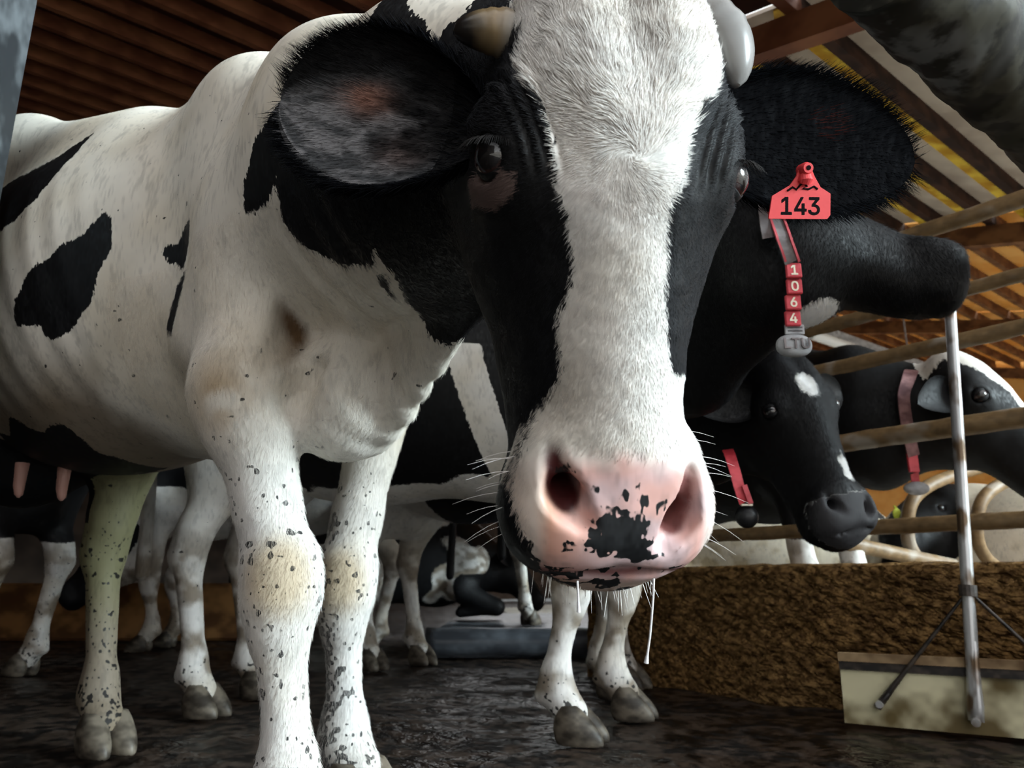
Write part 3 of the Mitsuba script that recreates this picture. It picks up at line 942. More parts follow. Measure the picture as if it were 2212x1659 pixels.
def main_cow():
    key = thing('cow', 'black and white cow facing the camera, broad white blaze, pink nose, short horns', 'cow')
    hd = head_prims()
    for q in hd:
        for e in ('a', 'b', 'c'):
            if e in q:
                q[e] = skew(q[e])
    hd = moved(hd, HEAD_R, HEAD_O)
    H = lambda x, y, z: HEAD_R @ skew([x, y, z]) + HEAD_O
    # standing places of the feet, in body axes
    fr, fl = to_body((-.305, 1.235, 0)), to_body((-.29, 1.57, 0))
    hl, hr = to_body((-1.05, 2.11, 0)), to_body((-1.36, 1.86, 0))
    b = torso_prims()
    b += leg_front(fr, to_body(at(530, 835, 1.27)), knee=to_body((-.366, 1.245, .43)), r=1.05, fz=.115)
    b += leg_front(fl, (-.05, .19, .84), knee=to_body((-.335, 1.565, .43)), fz=.12)
    b += leg_hind(hl, (-1.12, .18, .82), 1) + leg_hind(hr, (-1.34, -.18, .82), -1)
    eb = to_body(at(530, 835, 1.27))
    b += [rc(eb + [0, .02, -.02], (.01, -.16, 1.08), .080, .085, .09)]
    # breast and withers
    b += [el(to_body(at(748, 862, 1.30)), (.105, .105, .108), .022), el(to_body(at(560, 220, 1.53)), (.085, .08, .075), .16),
          el(to_body(at(55, 345, 2.05)), (.13, .10, .10), .10), rc(to_body(at(330, 330, 1.80)), to_body(at(110, 345, 2.0)), .085, .085, .12)]
    p = moved(b, BODY, O)
    crest = [body((-.20, 0, 1.36)), (-.30, 1.17, 1.25), (-.10, .95, 1.13), H(0, .14, .50)]
    throat = [body((.0, 0, .98)), (-.19, 1.17, .96), (-.09, 1.03, .92), H(0, .23, .36)]
    p += neck_prims(crest, throat, (.11, .075), (.12, .07), (.20, .12))
    fold = [(-.23, 1.30, .77), (-.19, 1.22, .77), (-.13, 1.13, .81), (-.08, 1.05, .84)]
    side = np.cross(np.array([.6, -.8, -.3]), [0, 0, 1.0])
    p += [rc(fold[i], fold[i + 1], (.10, .085, .07)[i], (.085, .07, .06)[i], .06, flat=side, s=.35) for i in range(3)]
    p += [rc(at(640, 868, 1.22), at(692, 800, 1.24), .020, .010, .045, sub=True)]
    p += hd
    xs = axis_steps(-2.15, .36, .011, [(-.06, .26, .0036)])
    ys = axis_steps(.45, 3.0, .011, [(.52, .85, .0036)])
    zs = axis_steps(.03, 1.66, .011, [(.39, 1.03, .0036)])
    V, F = skin(p, xs, ys, zs)
    N = normals(V, F)
    V = V + N * (.0022 * (meshkit.fbm(V * 26, 3, 2) - .5) * 2)[:, None] * cl(.35, .05, np.linalg.norm((V - (HEAD_R @ np.array([0, 0, .3]) + HEAD_O)), axis=1) * .5)[:, None]
    # wrinkled brows beside the blaze, skin folds on the neck
    Lh = (V - HEAD_O) @ HEAD_R
    Lh[:, 0] += .045 * (Lh[:, 2] - .4)
    ax_, zz = np.abs(Lh[:, 0]), Lh[:, 2]
    u = (ax_ - .056 - .30 * (zz - .385) - 1.6 * (zz - .42) ** 2) / .0125
    win = cl(.37, .40, zz) * cl(.485, .45, zz) * cl(-.2, .5, u) * cl(3.4, 2.6, u) * cl(.10, .05, Lh[:, 1])
    V = V - N * (.0026 * win * np.sin(u * 2 * np.pi))[:, None]
    Bq = to_body(V)
    fold_ = cl(.16, .24, Bq[:, 0]) * cl(1.0, .9, Bq[:, 2]) * cl(.42, .36, Bq[:, 0])
    V = V - N * (.0028 * fold_ * np.sin((Bq[:, 0] + .35 * Bq[:, 2] + .02 * meshkit.fbm(V * 8, 2, 1)) * 2 * np.pi / .060))[:, None]
    rib = cl(-.35, -.5, Bq[:, 0]) * cl(-1.2, -1.0, Bq[:, 0]) * cl(.75, .85, Bq[:, 2]) * cl(1.3, 1.15, Bq[:, 2])
    V = V - N * (.0024 * rib * np.sin((Bq[:, 0] + .25 * Bq[:, 2]) * 2 * np.pi / .085))[:, None]
    ea, ebb = V @ E1, V @ E2
    V = V - N * (.014 * np.exp(-(((ea + .793) / .016) ** 2 + ((ebb - .36) / .07) ** 2)))[:, None] * (Bq[:, 1] < 0)[:, None]
    N = normals(V, F)
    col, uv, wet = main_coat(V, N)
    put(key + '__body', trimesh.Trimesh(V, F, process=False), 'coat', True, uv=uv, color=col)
    # eyes and lids
    for s in (-1, 1):
        c = H(s * .1125, .036, .394)
        look = HEAD_R @ Rot.from_euler('z', s * 52, degrees=True).as_matrix() @ np.array([0, -1.0, 0])
        m, ec = eyeball(c, np.eye(3), .0215, HEAD_R @ np.array([-.85 if s < 0 else 1.0, -1.0, .10]))
        e = part(key, 'eye', m, 'eye_gloss', True, 'dark glossy eye with a pale rim', color=ec)
        R = HEAD_R @ Rot.from_euler('z', s * 52, degrees=True).as_matrix()
        for up in (True, False):
            lm = lid_mesh(.0215, up, open_=(.62, .99) if up else (.72, .99), thick=.16 if up else .10)
            lm.vertices = lm.vertices @ R.T + c
            coat_part(e, 'upper_lid' if up else 'lower_lid', lm, .1)
        rng = np.random.default_rng(5 + s)
        ls = []
        for u in np.linspace(-70, 70, 46):
            a = np.radians(u)
            d = np.array([np.sin(a), -np.cos(a), 0])
            p0 = d * .0245 * np.cos(.70) + np.array([0, 0, .0245 * .64])
            ln = .014 + .008 * rng.random()
            pts = [p0 + d * ln * t * (.9) + np.array([0, 0, ln * (.25 * t - .75 * t * t)]) for t in (0, .35, .7, 1)]
            ls.append(tube(np.array(pts) @ R.T + c, [.0005, .00045, .0003, .0001], 4))
        part(e, 'eyelashes', cat(ls), 'dark_hair', kind='stuff')
    # horns
    hm, hcol = horn_mesh(H(-.080, .075, .512), H(-.115, .080, .522), H(-.150, .075, .512), .025)
    part(key, 'horn', hm, 'horn', True, 'short horn with a dark tip', color=hcol)
    hm, hcol = horn_mesh(H(.072, .07, .545), H(.122, .06, .552), H(.114, .03, .480), .028, ((.10, .09, .08), (.17, .165, .16), (.21, .205, .20)), .0)
    part(key, 'horn', hm, 'horn', True, 'short pale horn bent downwards', color=hcol)
    # ears
    ears = []
    root = H(-.115, .10, .425)
    d = at(622, 215, .89) - root
    L = np.linalg.norm(d)
    xd = d / L
    yd = np.array([.10, .93, .36])
    yd -= xd * (yd @ xd)
    yd /= np.linalg.norm(yd)
    m, st, inner = ear_mesh(L=L, W=.076, cup=.042, droop=-.004, curl=-.010, tip=1.15, n=110, m=70)
    zd = np.cross(xd, yd)
    m = place(m, np.stack([xd, yd, zd], 1), root)
    sg = 1 if zd[2] > 0 else -1
    t = st[:, 1] * sg
    s = st[:, 0]
    pn = meshkit.fbm(np.stack([s * 9, t * 9, s * 0], 1), 4, 4)
    sdv = np.where((inner > .5) & (s > .16), -(cl(1.0, .70, np.abs(t - .05)) * .12 - .055), .1)
    ic = lerp(np.tile([.08, .085, .092], (len(s), 1)), [.26, .26, .275], cl(.35, .65, pn))
    dk = np.maximum(cl(.05, .55, t + .5 * (pn - .5)), cl(.55, .25, s + .35 * (pn - .5)) * cl(-.75, -.2, t))
    ic = lerp(ic, [.42, .22, .17], np.exp(-(((s - .55) / .12) ** 2 + ((t - .15) / .14) ** 2)))
    ic = lerp(ic, [.34, .26, .25], np.exp(-(((s - .32) / .10) ** 2 + ((t + .30) / .16) ** 2)))
    ic = lerp(ic, [.008, .008, .009], np.clip(dk, 0, .96))
    ears.append((m, sdv, ic, s, t, inner))
    part(key, 'ear', m, 'coat', True, 'furry black ear, grey and pink inside', uv=coat_uv(sdv, np.zeros(len(s))), color=ic)
    root = H(.105, .095, .448)
    d = at(1994, 345, .865) - root
    L = np.linalg.norm(d)
    xd = d / L
    yd = np.array([.38, .88, .28])
    yd -= xd * (yd @ xd)
    yd /= np.linalg.norm(yd)
    m, st, inner = ear_mesh(L=L, W=.066, cup=.020, droop=0, curl=.012, tip=1.0)
    m = place(m, np.stack([xd, yd, np.cross(xd, yd)], 1), root)
    s, t = st.T
    red = np.exp(-(((s - .55) / .12) ** 2 + ((t - .3) / .25) ** 2))[:, None]
    sdv = np.full(len(s), .1)
    ears.append((m, np.where((red[:, 0] > .5) & (inner > .5), -.02, .1), red * np.array([[.045, .012, .010]]), s, t, inner))
    part(key, 'ear', m, 'coat_matte', True, 'wide black ear', uv=coat_uv(sdv, np.zeros(len(s))), color=np.tile([.06, .022, .018], (len(s), 1)))
    # feet, teats
    f2 = FW
    for q, fd in ((fr, FW), (fl, (.75, -.66, 0)), (hl, FW), (hr, FW)):
        m = hoof_mesh(body(q), fd, 1.06)
        part(key, 'hoof', m, 'hoof_horn', True)
    for tx, ty, D in ((45, 1060, 1.98), (137, 1066, 1.95)):
        p0 = at(tx, ty - 35, D)
        m = tube([p0 + [0, 0, .03], p0, p0 - [0, 0, .03], p0 - [-.003, 0, .052], p0 - [-.003, 0, .06]], [.017, .015, .0135, .010, .003], 14)
        part(key, 'teat', m, 'skin_paint', True, 'pink teat', color=flat_col(m, (.50, .27, .22)))
    return key, V, F, N, col, uv, ears

main = main_cow()
# ------------------------------------------------------------------ the other cows
def pose_R(nose, normal):
    """Head axes from the direction of the nose and of the forehead."""
    z = -np.asarray(nose, float)
    z /= np.linalg.norm(z)
    y = -np.asarray(normal, float)
    y -= z * (y @ z)
    y /= np.linalg.norm(y)
    return np.stack([np.cross(y, z), y, z], 1)


def heading(dx, dy):
    f = np.array([dx, dy, 0.0])
    f /= np.linalg.norm(f)
    return np.stack([f, np.cross([0, 0, 1], f), [0, 0, 1]], 1)


def herd_coat(V, bR, bO, head, seed, black, socks=.45, belly=.75, dirty=.2, extra=None):
    """Patches for a cow of the herd. black: 0 (all white) to 1 (all black) on the trunk."""
    Bd = (V - bO) @ bR
    n = meshkit.fbm(Bd * np.array([2.0, 2.6, 2.3]) + seed * 7.3, 3, seed)
    sd = (n - (1 - black) * .9 - .05) * .35
    sd = np.minimum(sd, (Bd[:, 2] - socks + .05 * (meshkit.fbm(V * 9, 2, seed) - .5)) * 1.0)
    under = belly - .06 * (meshkit.fbm(V * 7, 2, seed + 2) - .5) + np.abs(Bd[:, 1]) * .0
    sd = np.where((Bd[:, 0] < .15) & (Bd[:, 0] > -1.3), np.minimum(sd, Bd[:, 2] - under), sd)
    leg = cl(.7, .45, Bd[:, 2])
    col = base_white(V, np.clip(dirty + .25 * cl(.20, .05, Bd[:, 2]), 0, 1) * np.ones(len(V)), seed)
    col = lerp(col, [.19, .14, .09], leg * cl(.42, .62, meshkit.fbm(V * 13, 3, seed + 5)) * .85)
    dirt = .12 + dirty * .3 * leg + .14 * cl(.25, .08, Bd[:, 2])
    sd = np.where((Bd[:, 0] < -1.79) & (Bd[:, 2] < 1.05), .05, sd)
    if head is not None:
        R, o, k = head
        L = ((V - o) @ R) / k
        on = (L[:, 1] < .26) & (L[:, 2] > -.08) & (L[:, 2] < .66) & (np.abs(L[:, 0]) < .19)
        sd = np.where(on, .08, sd)
    else:
        L, on = None, None
    if extra:
        sd, col, dirt = extra(V, Bd, L, on, sd, col, dirt)
    return np.clip(col, 0, 1), coat_uv(sd, dirt)


def herd_cow(label, where, head_=None, crest=None, throat=None, front=((.0, -.16), (.0, .16)), hind=((-1.36, -.16), (-1.36, .16)), seed=1, black=.5, lying=False, res=.014, scale=1.0, group=None,
             coat_more=None, ears=(1, 1), tail=True, **coat):
    """where: (body axes, origin). head_: (axes, origin, scale) in the barn's coordinates."""
    key = thing('cow', label, 'cow', group)
    bR, bO = where
    b = torso_prims()
    feet = []
    if lying:
        for q in b:
            for e in ('a', 'b', 'c'):
                if e in q:
                    q[e] = q[e] - [0, 0, .58]
                    q[e][2] = max(q[e][2], .10)
        for s in (-1, 1):
            b += [rc((-.05, s * .22, .22), (.22, s * .24, .10), .09, .06, .08), rc((.22, s * .24, .10), (-.06, s * .20, .06), .05, .04, .05),
                  rc((-1.40, s * .25, .35), (-1.05, s * .36, .16), .16, .08, .1), rc((-1.05, s * .36, .16), (-1.45, s * .40, .07), .06, .05, .06), rc((-1.45, s * .40, .07), (-1.12, s * .46, .06), .045, .045, .04)]
    else:
        for i, s in enumerate((-1, 1)):
            b += leg_front((front[i][0], front[i][1], 0), (-.05, s * .18, .85))
            b += leg_hind((hind[i][0] + .02, hind[i][1], 0), (-1.33, s * .18, .82), s)
            feet += [(front[i][0], front[i][1]), (hind[i][0] + .02, hind[i][1])]
    p = moved(b, bR * 1.0, bO, scale)
    wz = 1.36 - (.58 if lying else 0)
    if head_ is not None:
        R, o, k = head_
        H = lambda x, y, z: R @ (np.array([x, y, z], float) * k) + o
        cr = [bO + bR @ np.array([-.18, 0, wz]) * scale] + [np.asarray(c, float) for c in (crest or [])] + [H(0, .15, .50)]
        th = [bO + bR @ np.array([.03, 0, wz - .42]) * scale] + [np.asarray(c, float) for c in (throat or [])] + [H(0, .22, .34)]
        p += neck_prims(cr, th, (.11, .075), (.12, .07), (.19, .11))
        p += moved(head_prims(), R, o, k)
    else:
        # the head is out of sight: lowered ahead of the feet
        R = pose_R((.5, 0, -.85), (.85, 0, .5))
        R = bR @ R
        o = bO + bR @ np.array([.62, .05, .30 if not lying else .12]) * scale
        H = lambda x, y, z: R @ (np.array([x, y, z], float) * scale) + o
        cr = [bO + bR @ np.array([-.18, 0, wz]) * scale, H(0, .15, .50)]
        th = [bO + bR @ np.array([.03, 0, wz - .42]) * scale, H(0, .22, .34)]
        p += neck_prims(cr, th, (.11, .075), (.12, .07), (.17, .11)) + moved(head_prims(), R, o, scale)
        head_ = (R, o, scale)
    pts = np.vstack([[q['a'], q['b']] if q['t'] == 'rc' else [q['c'], q['c']] for q in p])
    lo, hi = pts.min(0) - .5, pts.max(0) + .5
    lo[2], hi[2] = .03, min(hi[2], 2.3)
    zones = [[], [], []]
    if res_head := coat.pop('fine', None):
        c = head_[1] + head_[0] @ np.array([0, .08, .26]) * head_[2]
        zones = [[(c[d] - .26, c[d] + .26, res_head)] for d in range(3)]
    V, F = skin(p, *[axis_steps(lo[d], hi[d], res, zones[d]) for d in range(3)])
    N = normals(V, F)
    col, uv = herd_coat(V, bR, bO, head_, seed, black, extra=coat_more, **coat)
    put(key + '__body', trimesh.Trimesh(V, F, process=False), 'coat', True, uv=uv, color=col)
    R, o, k = head_
    for s in (-1, 1):
        c = o + R @ (np.array([s * .114, .035, .394]) * k)
        q = R @ Rot.from_euler('z', s * 52, degrees=True).as_matrix()
        m, ec = eyeball(c, np.eye(3), .0205 * k, q @ np.array([0, -1.0, 0]), (.12, .09, .09))
        e = part(key, 'eye', m, 'eye_gloss', True, color=ec)
        for up in (True, False):
            lm = lid_mesh(.0205 * k, up, open_=(.50, .98) if up else (.55, .98), thick=.18)
            lm.vertices = lm.vertices @ q.T + c
            coat_part(e, 'upper_lid' if up else 'lower_lid', lm, .1)
        if ears[(s + 1) // 2]:
            xd = R @ np.array([s * .95, .28, .05 if s else 0])
            yd = R @ np.array([-s * .25, .93, .2])
            yd -= xd * (yd @ xd) / (xd @ xd)
            xd, yd = xd / np.linalg.norm(xd), yd / np.linalg.norm(yd)
            em, st, inner = ear_mesh(.19 * k, .055 * k, .034, n=20, m=14)
            em = place(em, np.stack([xd, yd, np.cross(xd, yd)], 1), o + R @ (np.array([s * .10, .10, .455]) * k))
            coat_part(key, 'ear', em, .1)
    for x, y in feet:
        part(key, 'hoof', hoof_mesh(bO + bR @ np.array([x, y, 0]) * scale, bR[:, 0], 1.05 * scale), 'hoof_horn', True)
    return key, (V, F, N, col, uv)


# cow with the 1064 collar: stands behind the first one, head stretched to the right over the rails
R3 = pose_R((.86, -.08, -.50), (.50, .02, .86))
K3 = .92
O3 = at(2010, 545, 1.74) - R3 @ np.array([0, -.025, .085]) * K3
W3 = (heading(.93, -.36), np.array([.26, 2.45, 0]))


def coat3(V, Bd, L, on, sd, col, dirt):
    chin = on & (L[:, 1] > .17) & (L[:, 2] > .26) & (L[:, 2] < .36)
    # white brisket edge, white shoulder stripe, white hind quarters
    stripe = np.abs(Bd[:, 0] + .27 + .25 * (Bd[:, 2] - .9)) - .055
    sd2 = np.where((Bd[:, 2] < 1.15) & (Bd[:, 0] < .1), np.minimum(sd, stripe), sd)
    sd2 = np.where(Bd[:, 0] < -1.02, np.minimum(sd2, -.05), sd2)
    th = np.linalg.norm(V - np.array(THROAT3), axis=1) - .070
    sd2 = np.minimum(sd2, th)
    return np.where(on, np.minimum(.08, th), sd2), col, dirt


to_b = lambda x, y: tuple(((np.array([x, y, 0]) - W3[1]) @ W3[0])[:2])
THROAT3 = at(1782, 712, 1.66)
cow3, mesh3 = herd_cow('black cow behind the first one with red 1064 collar, nose stretched over the rails', W3, (R3, O3, K3),
                       crest=[(.42, 2.06, 1.36)], throat=[(.50, 2.02, .98)], front=(to_b(.165, 2.24), to_b(.365, 2.60)), hind=(to_b(-1.03, 2.66), to_b(-.98, 3.05)), seed=3, black=.95, socks=.62, belly=.74, fine=.009, coat_more=coat3, dirty=.3)

# cow with the white star, head lowered in front of the rails
R5 = Rot.from_rotvec([-.1285, -.1842, .3101]).as_matrix()
O5 = np.array([.9502, 2.1292, .5426])


def coat5(V, Bd, L, on, sd, col, dirt):
    x, y, z = L.T
    j = .018 * (meshkit.fbm(V * 45, 2, 5) - .5)
    star = np.hypot((x + .004) / .9, (z - .452) / 1.15) - .036 + j
    snip = np.hypot((x - .03) / .8, (z - .20) / 1.6) - .026 + j * 2.2
    s = np.where(on & (y < .08), np.minimum(np.minimum(star, snip), .08), sd)
    s = np.where(Bd[:, 0] < -.9, np.minimum(s, Bd[:, 2] - .95), s)
    nose = on & (z < .12) & (y < .05)
    col = np.where(nose[:, None], [.035, .034, .037], col)
    s = np.where(nose, -.02, s)
    return s, col, dirt


cow5, mesh5 = herd_cow('black cow with a white star on its forehead, head lowered before the rails', (heading(.75, -.66), np.array([.42, 3.18, 0])), (R5, O5, 1.0),
                       crest=[(.66, 2.62, 1.22)], throat=[(.68, 2.62, .86)], front=((.06, -.14), (-.05, .14)), seed=5, black=1.0, socks=.34, belly=.5, fine=.008, coat_more=coat5)

# cow behind the rails, black with a white poll
R6 = Rot.from_rotvec([-.3764, -.4147, .7443]).as_matrix()
O6 = (np.array([1.7572, 2.3053, .6944]) - [0, 0, EYE]) * 1.12 + [0, 0, EYE]


def coat6(V, Bd, L, on, sd, col, dirt):
    x, y, z = L.T
    bl = np.abs(x) - (.035 + .05 * cl(.30, .55, z)) + .02 * (meshkit.fbm(V * 30, 2, 5) - .5)
    s = np.where(on & (y < .14), np.minimum(sd, bl), sd)
    return s, col, dirt


cow6, mesh6 = herd_cow('black cow behind the rails with white poll and blaze, grey collar weight below', (heading(.52, -.85), np.array([1.34, 3.28, 0])), (R6, O6, 1.12),
                       crest=[(1.38, 2.98, 1.24)], throat=[(1.44, 2.95, .88)], seed=6, black=1.0, socks=.4, belly=.6, fine=.009, coat_more=coat6)


def pale(V, Bd, L, on, sd, col, dirt):
    col = lerp(col, [.66, .54, .34], np.full(len(V), .55))
    return np.where(on, .05, sd), col, dirt


R7 = pose_R((-.70, -.55, -.46), (-.45, -.2, .87))
O7 = at(1925, 1160, 4.05)
herd_cow('cream white cow with black spots lying in the stall beyond the rails', (heading(-.9, .44), at(1925, 1130, 4.5) * [1, 1, 0]), (R7, O7, 1.0), seed=11, black=.12, lying=True, coat_more=pale, socks=0, belly=0, dirty=.1)
herd_cow('white cow lying behind the star-faced cow, beyond the feed wall', (heading(.9, -.3), np.array([2.5, 5.35, .11])), seed=14, black=.36, lying=True, coat_more=pale, socks=0, belly=0, dirty=.15)
# deep in the barn, seen under the first cows
herd_cow('white cow far back in the shade, seen below the first cow\'s belly', (heading(-1, .05), np.array([-2.25, 5.05, 0])), hind=((-1.27, -.13), (-1.42, .12)), seed=21, black=.45, socks=.9, belly=.95, dirty=.2)
herd_cow('black and white cow lying on the bed far behind the low kerb', (heading(1, .05), np.array([-.35, 6.3, .12])), seed=23, black=.42, lying=True, socks=0, belly=0, dirty=.3)
herd_cow('dirty white cow far back whose pale legs show beside the black jaw', (heading(.6, .8), np.array([1.05, 6.5, .12])), seed=25, black=.30, socks=.9, belly=.7, dirty=.55)
herd_cow('dark cow in the shade with spotted pale legs, below the udder', (heading(-.95, .3), np.array([-3.57, 3.96, 0])), seed=29, black=.80, socks=.6, belly=.7, dirty=.5)
# ------------------------------------------------------------------ things among the cows
scene['tag_red'] = principled((.62, .045, .050), .45, .4)
scene['ink'] = principled((.006, .004, .005), .9, .05)
scene['strap_grey'] = principled(tone((.12, .10, .10), (.26, .22, .22), 30), .7, .3)
scene['strap_red'] = principled(tone((.40, .05, .06), (.62, .10, .12), 30), .6, .3)
scene['tile_red'] = principled(tone((.48, .035, .050), (.66, .07, .09), 26), .45, .4)
scene['ivory'] = principled((.85, .78, .62), .5, .3)
scene['weight_grey'] = principled(tone((.20, .20, .21), (.36, .36, .37), 30), .55, .4)
scene['black_plastic'] = principled((.008, .008, .009), .4, .4)
scene['blade'] = principled(tone((.12, .085, .03), (.66, .61, .40), 7, .34, .62), .5, .3)
scene['wood'] = principled(tone((.12, .07, .035), (.36, .25, .14), 12), .75, .2)


def worn_col(p, n, uv):
    a = fbm(p.x * 26, p.y * 26, p.z * 10, 3)
    return mix((.52, .52, .52), (.14, .09, .05), smoothstep(.48, .66, a))


scene['bare_steel'] = principled(mikit.proc(worn_col), .32, .6, metallic=.5)
scene['dark_iron'] = principled(tone((.012, .010, .009), (.06, .045, .035), 30), .45, .5)
scene['tag_yellow'] = principled((.55, .62, .06), .5, .3)
scene['tag_green'] = principled((.55, .75, .52), .5, .3)
scene['saliva'] = {'type': 'dielectric', 'int_ior': 1.34}


def plate(poly, thick, origin, ex, ey):
    """A flat plate cut to the outline, in the plane of ex and ey, with its thickness towards ex x ey."""
    from shapely.geometry import Polygon
    m = trimesh.creation.extrude_polygon(Polygon(poly).buffer(.0015).buffer(-.0005), thick, engine='earcut')
    ez = np.cross(ex, ey)
    m.vertices = m.vertices @ np.stack([ex, ey, ez], 0) + origin
    return m


def lettering(text, h, origin, ex, ey, depth=.0012, bold=True, mid=True):
    m = meshkit.text_mesh(text, h, depth, bold)
    if mid:
        m.vertices[:, :2] -= (m.vertices[:, :2].max(0) + m.vertices[:, :2].min(0)) / 2
    m.vertices = m.vertices @ np.stack([ex, ey, np.cross(ex, ey)], 0) + origin
    return m


TAG_DEPTH, COLLAR3, COLLAR6 = .782, 1.612, 2.79
# red ear tag with 143
c = at(1727, 440, TAG_DEPTH)
ex = np.array([.985, .10, .0]) + np.array([0, 0, .045])
ex /= np.linalg.norm(ex)
ez = np.array([.05, -.95, -.30])
ez -= ex * (ez @ ex)
ez /= np.linalg.norm(ez)
ey = np.cross(ez, ex)
k = TAG_DEPTH / FOCAL
tag = thing('ear_tag', 'red plastic ear tag numbered 143 hanging in the wide black ear', 'ear tag')
P = [(-69, -31), (60, -31), (66, -24), (66, 20), (44, 33), (30, 56), (22, 74), (-2, 74), (-8, 56), (-22, 37), (-62, 14)]
part(tag, 'plate', plate(np.array(P) * k, .0022, c, ex, ey), 'tag_red')
st = c + (ex * 9 + ey * 72) * k
part(tag, 'stud', tube([st - ez * .004, st + ez * .006, st + ez * .010], [14 * k, 14 * k, 11 * k], 24), 'tag_red', 15)
part(tag, 'stud_collar', tube([st - ey * .006 - ez * .002 + ez * .004, st - ey * .012 + ez * .004, st - ey * .014 + ez * .003], [13 * k, 16 * k, 13 * k], 20), 'tag_red', 15)
part(tag, 'stud_hole', tube([st + ez * .0095, st + ez * .0108], [5 * k, 5 * k], 16), 'ink')
part(tag, 'lettering', lettering('143', 36 * k, c + ez * .0019 - ey * 6 * k, ex, ey, .0006), 'ink', label='black hand-inked number 143')
sc = [(-30, 26), (-18, 34), (-10, 29), (-2, 38), (6, 44), (14, 36), (4, 31), (18, 30), (30, 36), (38, 30)]
part(tag, 'pen_mark', tube([c + ez * .0024 + (ex * x + ey * y) * k for x, y in sc], 2.4 * k, 6), 'ink')

# collar with the 1064 tiles
D = COLLAR3
col3 = thing('collar', 'grey and red neck strap with four tiles reading 1064 and a grey weight', 'collar')


def ribbon(pts, width, thick, side):
    """A flat strap through the points; side: the direction across it."""
    p = np.asarray(pts, float)
    seg = np.r_[0, np.cumsum(np.linalg.norm(np.diff(p, axis=0), axis=1))]
    s = np.linspace(0, seg[-1], 6 * len(p))
    from scipy.interpolate import PchipInterpolator
    q = PchipInterpolator(seg, p)(s)
    t = np.gradient(q, axis=0)
    t /= np.linalg.norm(t, axis=1, keepdims=True)
    a = np.asarray(side, float) - t * (t @ np.asarray(side, float))[:, None]
    a /= np.linalg.norm(a, axis=1, keepdims=True)
    b = np.cross(t, a)
    ring = [q + a * u * width / 2 + b * w * thick / 2 for u, w in ((-1, -1), (1, -1), (1, 1), (-1, 1))]
    n = len(q)
    v = np.stack(ring, 1).reshape(-1, 3)
    f = []
    for i in range(n - 1):
        for j in range(4):
            x, y = i * 4 + j, i * 4 + (j + 1) % 4
            f += [(x, y, y + 4), (x, y + 4, x + 4)]
    f += [(0, 2, 1), (0, 3, 2), (4 * n - 4, 4 * n - 3, 4 * n - 2), (4 * n - 4, 4 * n - 2, 4 * n - 1)]
    m = trimesh.Trimesh(v, np.array(f), process=False)
    if m.volume < 0:
        m.invert()
    return m


back3 = np.array([.12, .97, .1])
w = .024
path = [at(1640, 395, D + .10) + [0, .10, .02], at(1662, 430, D + .02), at(1684, 490, D - .008), at(1692, 513, D - .022), at(1700, 535, D - .022), at(1711, 566, D - .014)]
part(col3, 'strap', ribbon(path, 32 * D / FOCAL, .003, (1, .1, 0)), 'strap_grey')
for o in (-14.5, 14.5):
    part(col3, 'strap_edge', ribbon([q + np.array([o * D / FOCAL, -.002, 0]) for q in path], 5 * D / FOCAL, .0036, (1, .1, 0)), 'strap_red', label='red stitched edge')
part(col3, 'lettering', lettering('LY', 20 * D / FOCAL, at(1697, 506, D - .010), *(lambda a: (a, np.cross([-.1, -.97, -.1], a)))(np.array([.28, 0, -.96]))), 'strap_red', label='faded red letters')
part(col3, 'strap_end', ribbon([at(1650, 440, D + .01), at(1654, 480, D - .004), at(1660, 514, D - .008)], 27 * D / FOCAL, .003, (1, .1, 0)), 'strap_grey')
ang = 0.0
for i, ch in enumerate('1064'):
    x, y = 1714 - .6 * i + (2 if i == 1 else 0), 585 + 34.5 * i
    o = at(x, y, D - .012)
    m = box((33 * D / FOCAL, .009, 33.5 * D / FOCAL), (0, 0, 0), .002)
    m.apply_translation(o)
    tl = part(col3, 'number_tile', m, 'tile_red', label=f'red tile with an ivory {ch}')
    part(tl, 'numeral', lettering(ch, 21 * D / FOCAL, o + np.array([0, -.0044, 0]), np.array([1, 0, 0.0]), np.array([0, 0, 1.0])), 'ivory')
o = at(1716, 712, D - .010)
part(col3, 'buckle', cat([box((40 * D / FOCAL, .006, 6 * D / FOCAL), o + [0, 0, z * D / FOCAL], .001) for z in (-8, 0, 8)] + [box((5 * D / FOCAL, .006, 22 * D / FOCAL), o + [x * D / FOCAL, 0, 0], .001) for x in (-18, 18)]), 'weight_grey')
o = at(1715, 747, D - .012)
m = trimesh.creation.icosphere(subdivisions=4)
m.vertices = np.sign(m.vertices) * np.abs(m.vertices) ** .85 * np.array([38 * D / FOCAL, .018, 25 * D / FOCAL]) + o
wt = part(col3, 'weight', m, 'weight_grey', True, 'grey oval collar weight')
part(wt, 'raised_letters', lettering('LTU', 22 * D / FOCAL, o + np.array([0, -.0172, 0]), np.array([1, 0, 0.0]), np.array([0, 0, 1.0]), .003, True), 'strap_grey')
# its far side round the neck
part(col3, 'strap_back', ribbon([at(1716, 720, D), at(1716, 722, D + .06), at(1712, 640, D + .22), at(1690, 480, D + .26), at(1640, 395, D + .12) + [0, .10, .02]], .03, .003, (1, .1, 0)), 'strap_grey')

